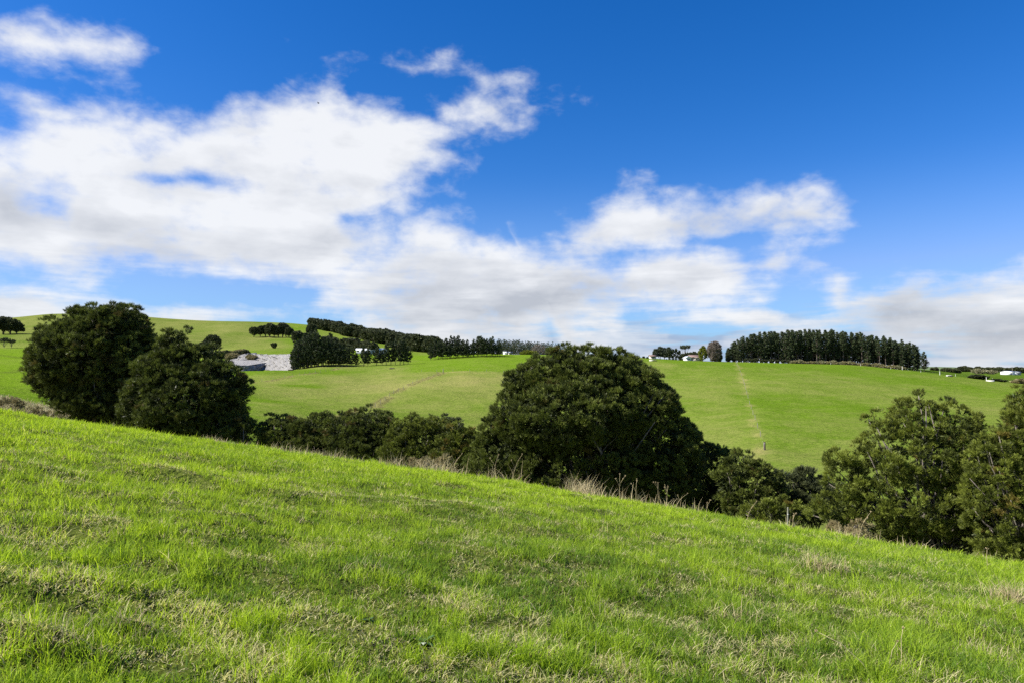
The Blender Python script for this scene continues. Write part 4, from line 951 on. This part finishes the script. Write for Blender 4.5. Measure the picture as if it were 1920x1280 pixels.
# bird
def bird():
    d = 120.; X, Z = ray(597, 194); o = empty('bird', (float(X)*d, d, CAMZ+float(Z)*d)); tag(o, 'tiny dark bird gliding before the big white cloud', 'bird')
    mb = MB(); t = np.linspace(-.22, .22, 9); mb.tube(np.stack([t, 0*t, .03*np.cos(t*5)], -1), .055*np.sqrt(np.clip(1-(t/.24)**2, .02, 1)), 8); mb.build('body', M['bird'], o, True)
    for s in (-1, 1):
        V = [(.08, 0, .03), (-.08, 0, .03), (.02, s*.22, .12), (-.10, s*.20, .12), (-.06, s*.45, .06), (-.12, s*.42, .06)]
        w = MB(); w.add(V+[(a, b, c-.012) for a, b, c in V], [np.array([[0, 1, 3, 2], [2, 3, 5, 4], [6, 8, 9, 7], [8, 10, 11, 9], [0, 2, 8, 6], [2, 4, 10, 8], [1, 7, 9, 3], [3, 9, 11, 5], [4, 5, 11, 10]])]); w.build('wing', M['bird'], o)
bird()

# ------------------------------------------------------------------ sky with clouds
SUN_EL, SUN_AZ = R(43), R(-101)   # azimuth from +Y towards +X
def build_world():
    w = bpy.data.worlds.new('World'); sc.world = w; w.use_nodes = True; nt = w.node_tree; nt.nodes.clear()
    sky = nd(nt, 'ShaderNodeTexSky', sky_type='NISHITA'); sky.sun_disc = False
    sky.sun_elevation = SUN_EL; sky.sun_rotation = SUN_AZ; sky.air_density = 1.0; sky.dust_density = .25; sky.ozone_density = 2.5
    gm = nd(nt, 'ShaderNodeGamma'); gm.inputs[1].default_value = 1.0; nt.links.new(sky.outputs[0], gm.inputs[0])
    hs = nd(nt, 'ShaderNodeHueSaturation'); hs.inputs['Saturation'].default_value = SKY_SAT; hs.inputs['Value'].default_value = SKY_VAL; hs.inputs['Hue'].default_value = SKY_HUE
    nt.links.new(gm.outputs[0], hs.inputs['Color'])
    tc = nd(nt, 'ShaderNodeTexCoord'); sp = nd(nt, 'ShaderNodeSeparateXYZ'); nt.links.new(tc.outputs['Generated'], sp.inputs[0])
    x, y, z = sp.outputs
    az = mth(nt, 'ARCTAN2', x, y); hy = mth(nt, 'SQRT', mth(nt, 'ADD', mth(nt, 'MULTIPLY', x, x), mth(nt, 'MULTIPLY', y, y)))
    e = mth(nt, 'DIVIDE', z, mth(nt, 'MAXIMUM', hy, .02))
    cb = nd(nt, 'ShaderNodeCombineXYZ'); nt.links.new(az, cb.inputs[0]); nt.links.new(e, cb.inputs[1]); q = cb.outputs[0]
    # domain warp
    def vm(op, a, b=None, sc_=None):
        n = nd(nt, 'ShaderNodeVectorMath', operation=op); setin(nt, n.inputs[0], a)
        if b is not None: setin(nt, n.inputs[1], b)
        if sc_ is not None: n.inputs['Scale'].default_value = sc_
        return n.outputs['Value'] if op in ('LENGTH', 'DOT_PRODUCT') else n.outputs[0]
    st = vm('MULTIPLY', q, (1.0, 1.25, 1.0))
    wn = noise(nt, st, 6.0, 4, .5, out=1)
    q2 = vm('ADD', q, vm('MULTIPLY', vm('SUBTRACT', wn, (.5, .5, .5)), (.075, .055, 0)))
    sp2 = nd(nt, 'ShaderNodeSeparateXYZ'); nt.links.new(q2, sp2.inputs[0]); A, E = sp2.outputs[0], sp2.outputs[1]
    def ae(px, py):
        X, Z = ray(px, py); return float(math.atan(X)), float(Z/math.sqrt(1+X*X))
    A01 = rng_(nt, A, -.8, .8)
    def curve(pts):
        n = nd(nt, 'ShaderNodeFloatCurve'); c = n.mapping.curves[0]
        P_ = [((ae(px, py)[0]+.8)/1.6, ae(px, py)[1]/.8+.1) for px, py in pts]
        c.points[0].location = P_[0]; c.points[1].location = P_[-1]
        for p in P_[1:-1]: c.points.new(*p)
        n.mapping.use_clip = False; n.mapping.update(); nt.links.new(A01, n.inputs['Value'])
        return mth(nt, 'MULTIPLY', mth(nt, 'SUBTRACT', n.outputs[0], .1), .8)
    def slab(top, bot, w=1.0):
        return mth(nt, 'MULTIPLY', mth(nt, 'MINIMUM', mth(nt, 'SUBTRACT', curve(top), E), mth(nt, 'SUBTRACT', E, curve(bot))), w)
    def ell(px, py, rx, ry, w=1.0, off=1.0):
        a, b = ae(px, py); sx = F/rx; sy = F/ry
        n = vm('LENGTH', vm('MULTIPLY', vm('SUBTRACT', q2, (a, b, 0)), (sx*.9 if abs(px-960) > 500 else sx, sy, 0)))
        return mth(nt, 'MULTIPLY', mth(nt, 'SUBTRACT', off, n), w*min(rx, ry)/F)
    S = CLOUDS(slab, ell)
    m = S[0]
    for s in S[1:]: m = mth(nt, 'MAXIMUM', m, s)
    m = mth(nt, 'MINIMUM', m, .058)
    for h in HOLES(ell): m = mth(nt, 'SUBTRACT', m, mth(nt, 'MAXIMUM', h, 0.0))
    # stretched fine noise
    stz = vm('MULTIPLY', q, (1.0, 1.35, 1.0))
    n1 = noise(nt, stz, 8.0, 9, .53, .0); n2 = noise(nt, vm('ADD', vm('MULTIPLY', q, (1, 1.5, 1)), (7.1, 2.2, 0)), 26.0, 6, .6, .4)
    dens = mth(nt, 'ADD', m, mth(nt, 'MULTIPLY', mth(nt, 'SUBTRACT', n1, .495), .22))
    dens = mth(nt, 'ADD', dens, mth(nt, 'MULTIPLY', mth(nt, 'SUBTRACT', n2, .5), .05))
    n3 = noise(nt, vm('MULTIPLY', q, (1.3, 9.0, 1)), 7.0, 6, .55, .3)
    lowk = rng_(nt, e, .24, .07, 0, 1, True)
    dens = mth(nt, 'ADD', dens, mth(nt, 'MULTIPLY', lowk, mth(nt, 'ADD', .012, mth(nt, 'MULTIPLY', mth(nt, 'SUBTRACT', n3, .5), .10))))
    D = rng_(nt, dens, -.026, .052, 0, 1, True)
    # low streaky stratus near the horizon, right part
    band = mth(nt, 'MULTIPLY', rng_(nt, e, .115, .035, 0, 1, True), rng_(nt, az, -.34, -.10, 0, 1, True))
    D3 = mth(nt, 'MULTIPLY', rng_(nt, mth(nt, 'ADD', n3, mth(nt, 'MULTIPLY', band, .28)), .56, .80, 0, 1, True), mth(nt, 'MULTIPLY', band, .95))
    # shading: brighter upward, greyer in thick low parts
    n4 = noise(nt, vm('ADD', vm('MULTIPLY', q, (1.0, 2.2, 1.0)), (3.1, .12, 0)), 8.0, 7, .52, .1)
    hgt = rng_(nt, e, .05, .33, 0, 1)
    shade = mth(nt, 'ADD', mth(nt, 'MULTIPLY', mth(nt, 'SUBTRACT', 1.0, hgt), .50), mth(nt, 'MULTIPLY', mth(nt, 'SUBTRACT', n4, .50), 2.6))
    shade = mth(nt, 'ADD', shade, mth(nt, 'MULTIPLY', mth(nt, 'SUBTRACT', .5, n1), 1.6))
    shade = mth(nt, 'ADD', shade, mth(nt, 'MULTIPLY', lowk, mth(nt, 'MULTIPLY', mth(nt, 'SUBTRACT', .5, n3), 2.4)))
    for px, py, rx, ry, w_ in SHADES:
        a, b = ae(px, py); l = vm('LENGTH', vm('MULTIPLY', vm('SUBTRACT', q2, (a, b, 0)), (F/rx, F/ry, 0)))
        shade = mth(nt, 'ADD', shade, mth(nt, 'MULTIPLY', rng_(nt, l, 1, 0, 0, 1, True), w_))
    thick = rng_(nt, dens, .0, .09)
    shade = mth(nt, 'MULTIPLY', shade, mth(nt, 'ADD', .25, mth(nt, 'MULTIPLY', thick, .75)), clamp=True)
    cc = mixc(nt, shade, CLOUD_W, CLOUD_G)
    spc = nd(nt, 'ShaderNodeSeparateColor'); nt.links.new(hs.outputs[0], spc.inputs[0])
    cmb = nd(nt, 'ShaderNodeCombineColor')
    nt.links.new(mth(nt, 'MINIMUM', mth(nt, 'MULTIPLY', mth(nt, 'POWER', spc.outputs[0], 1.5), .44), mth(nt, 'MULTIPLY', spc.outputs[1], .31)), cmb.inputs[0])
    nt.links.new(mth(nt, 'MULTIPLY', spc.outputs[1], .575), cmb.inputs[1]); nt.links.new(mth(nt, 'MULTIPLY', spc.outputs[2], .79), cmb.inputs[2])
    base = cmb.outputs[0]
    # milky veil lower down
    hz = mth(nt, 'MULTIPLY', rng_(nt, e, .30, 0.0, 0, 1, True), .60)
    base = mixc(nt, hz, base, VEIL)
    c3 = mixc(nt, rng_(nt, noise(nt, vm('MULTIPLY', q, (1.5, 12.0, 1)), 6.0, 4, .5), .38, .62), STRAT_D, STRAT_L)
    col = mixc(nt, D3, base, c3)
    Dm = mth(nt, 'MULTIPLY', D, .96)
    col = mixc(nt, Dm, col, cc)
    # soft ground half for directions below the horizon
    bg = nd(nt, 'ShaderNodeBackground'); nt.links.new(col, bg.inputs[0]); bg.inputs[1].default_value = .1
    o = nd(nt, 'ShaderNodeOutputWorld'); nt.links.new(bg.outputs[0], o.inputs[0])
    w.cycles.sampling_method = 'MANUAL'; w.cycles.sample_map_resolution = 512
SKY_SAT, SKY_VAL, SKY_HUE = 1.35, 1.0, .505
CLOUD_W = (4.6, 4.68, 4.82); CLOUD_G = (2.6, 2.75, 3.05); VEIL = (1.5, 2.75, 4.85)
STRAT_D = (1.9, 2.4, 3.3); STRAT_L = (3.3, 3.6, 4.1)
def CLOUDS(slab, ell):
    big = slab([(-120,200),(0,235),(70,205),(130,205),(210,235),(300,225),(360,205),(450,180),(540,150),(620,160),(700,200),(790,240),(850,290),(890,330),(960,420)],
               [(-120,520),(0,470),(90,470),(170,505),(300,490),(420,500),(560,510),(640,470),(690,420),(720,370),(780,335),(830,330),(880,335),(960,420)])
    low = slab([(540,560),(590,500),(680,478),(740,455),(800,425),(860,418),(930,440),(980,460),(1080,462),(1200,478),(1300,480),(1400,470),(1470,445),(1560,425),(1680,430)],
               [(540,560),(610,540),(660,570),(740,600),(840,640),(960,640),(1060,600),(1180,575),(1300,560),(1400,540),(1460,530),(1500,480),(1600,455),(1700,440)])
    up = slab([(1040,440),(1110,405),(1160,372),(1195,362),(1240,370),(1300,372),(1370,350),(1440,352),(1500,380),(1570,400),(1640,430)],
              [(1040,440),(1090,470),(1170,475),(1260,475),(1300,440),(1380,428),(1460,425),(1540,425),(1640,430)], 1.3)
    rt = slab([(1480,600),(1560,560),(1640,535),(1720,525),(1800,510),(1860,515),(1940,520),(2000,500)],
              [(1480,600),(1560,590),(1640,610),(1720,650),(1800,680),(1900,690),(2000,690)], .75)
    return [big, low, up, rt, ell(1180,440,90,30,1.1), ell(1350,398,240,40,1.7), ell(330,455,240,48,2.0), ell(120,430,130,50,1.6), ell(760,260,90,60,1.4), ell(640,330,120,60,1.2), ell(620,450,110,60,1.4), ell(1560,430,90,22,1.6), ell(50,78,110,44,1.6,.75), ell(140,92,95,36,1.5,.8), ell(70,205,60,20,1.6), ell(915,195,120,52,1.2,.78), ell(770,125,75,20,1.0,.45), ell(20,588,130,34,2.2),
            ell(300,592,150,18,1.6,.9), ell(400,600,60,10,1.2), ell(1385,595,75,22,2.4,.9), ell(1330,605,50,12,2.0), ell(830,455,110,38,2.2), ell(900,540,330,75,1.3), ell(1170,535,290,50,1.6), ell(1060,475,120,25,1.5), ell(100,400,160,80,1.0)]
def HOLES(ell): return [ell(1740,440,200,70,1.6), ell(420,545,230,24,3.0), ell(1640,430,90,24,1.0), ell(1790,310,160,90,2.0), ell(1500,560,60,60,1.5), ell(1610,490,60,25,1.5), ell(960,360,90,70,1.5), ell(385,336,120,34,2.2), ell(1370,447,120,16,2.6), ell(250,328,90,20,1.6), ell(85,370,50,60,.9), ell(640,410,50,20,1.4), ell(1130,420,40,20,.3)]
SHADES = [(850,600,260,40,.4),(1700,640,300,60,.5),(1350,410,300,70,.5),(1180,330,70,60,.4),(900,540,350,60,.35),(300,480,260,30,.35),(10,400,90,60,.7),(500,460,260,45,.45),(250,420,160,40,.3),(760,590,200,60,.4),(1000,570,260,60,.5),(1150,540,160,50,.3),(900,445,60,18,.4),(1300,430,200,40,.5),(1500,420,150,30,.5),(1760,610,280,90,.75),(1800,540,200,40,.5),(450,240,60,20,.25),(60,80,90,30,-.2)]
build_world()
sun = bpy.data.lights.new('sun', 'SUN'); sun.energy = 5.0; sun.angle = R(.55); sun.color = (1.0, .95, .86)
so = bpy.data.objects.new('sun', sun); COL.objects.link(so)
sd = Vector((math.sin(SUN_AZ)*math.cos(SUN_EL), math.cos(SUN_AZ)*math.cos(SUN_EL), math.sin(SUN_EL)))
so.rotation_euler = sd.to_track_quat('Z', 'Y').to_euler(); so.location = (0, 0, 60)

# ------------------------------------------------------------------ camera & render settings
cam = bpy.data.cameras.new('camera'); cam.sensor_width = 36; cam.lens = 24.0; cam.clip_start = .1; cam.clip_end = 20000
co = bpy.data.objects.new('camera', cam); COL.objects.link(co); co.location = (0, 0, CAMZ); co.rotation_euler = (R(90)+PITCH, 0, 0)
sc.camera = co
sc.view_settings.view_transform = 'Standard'; sc.view_settings.look = 'None'; sc.view_settings.gamma = 1.0
sc.view_settings.exposure = 1.0; sc.view_settings.use_curve_mapping = False
sc.render.engine = 'CYCLES'; sc.cycles.max_bounces = 5; sc.cycles.diffuse_bounces = 2; sc.cycles.transmission_bounces = 2; sc.cycles.glossy_bounces = 2
sc.cycles.use_denoising = False
print('done', time.time()-T0)
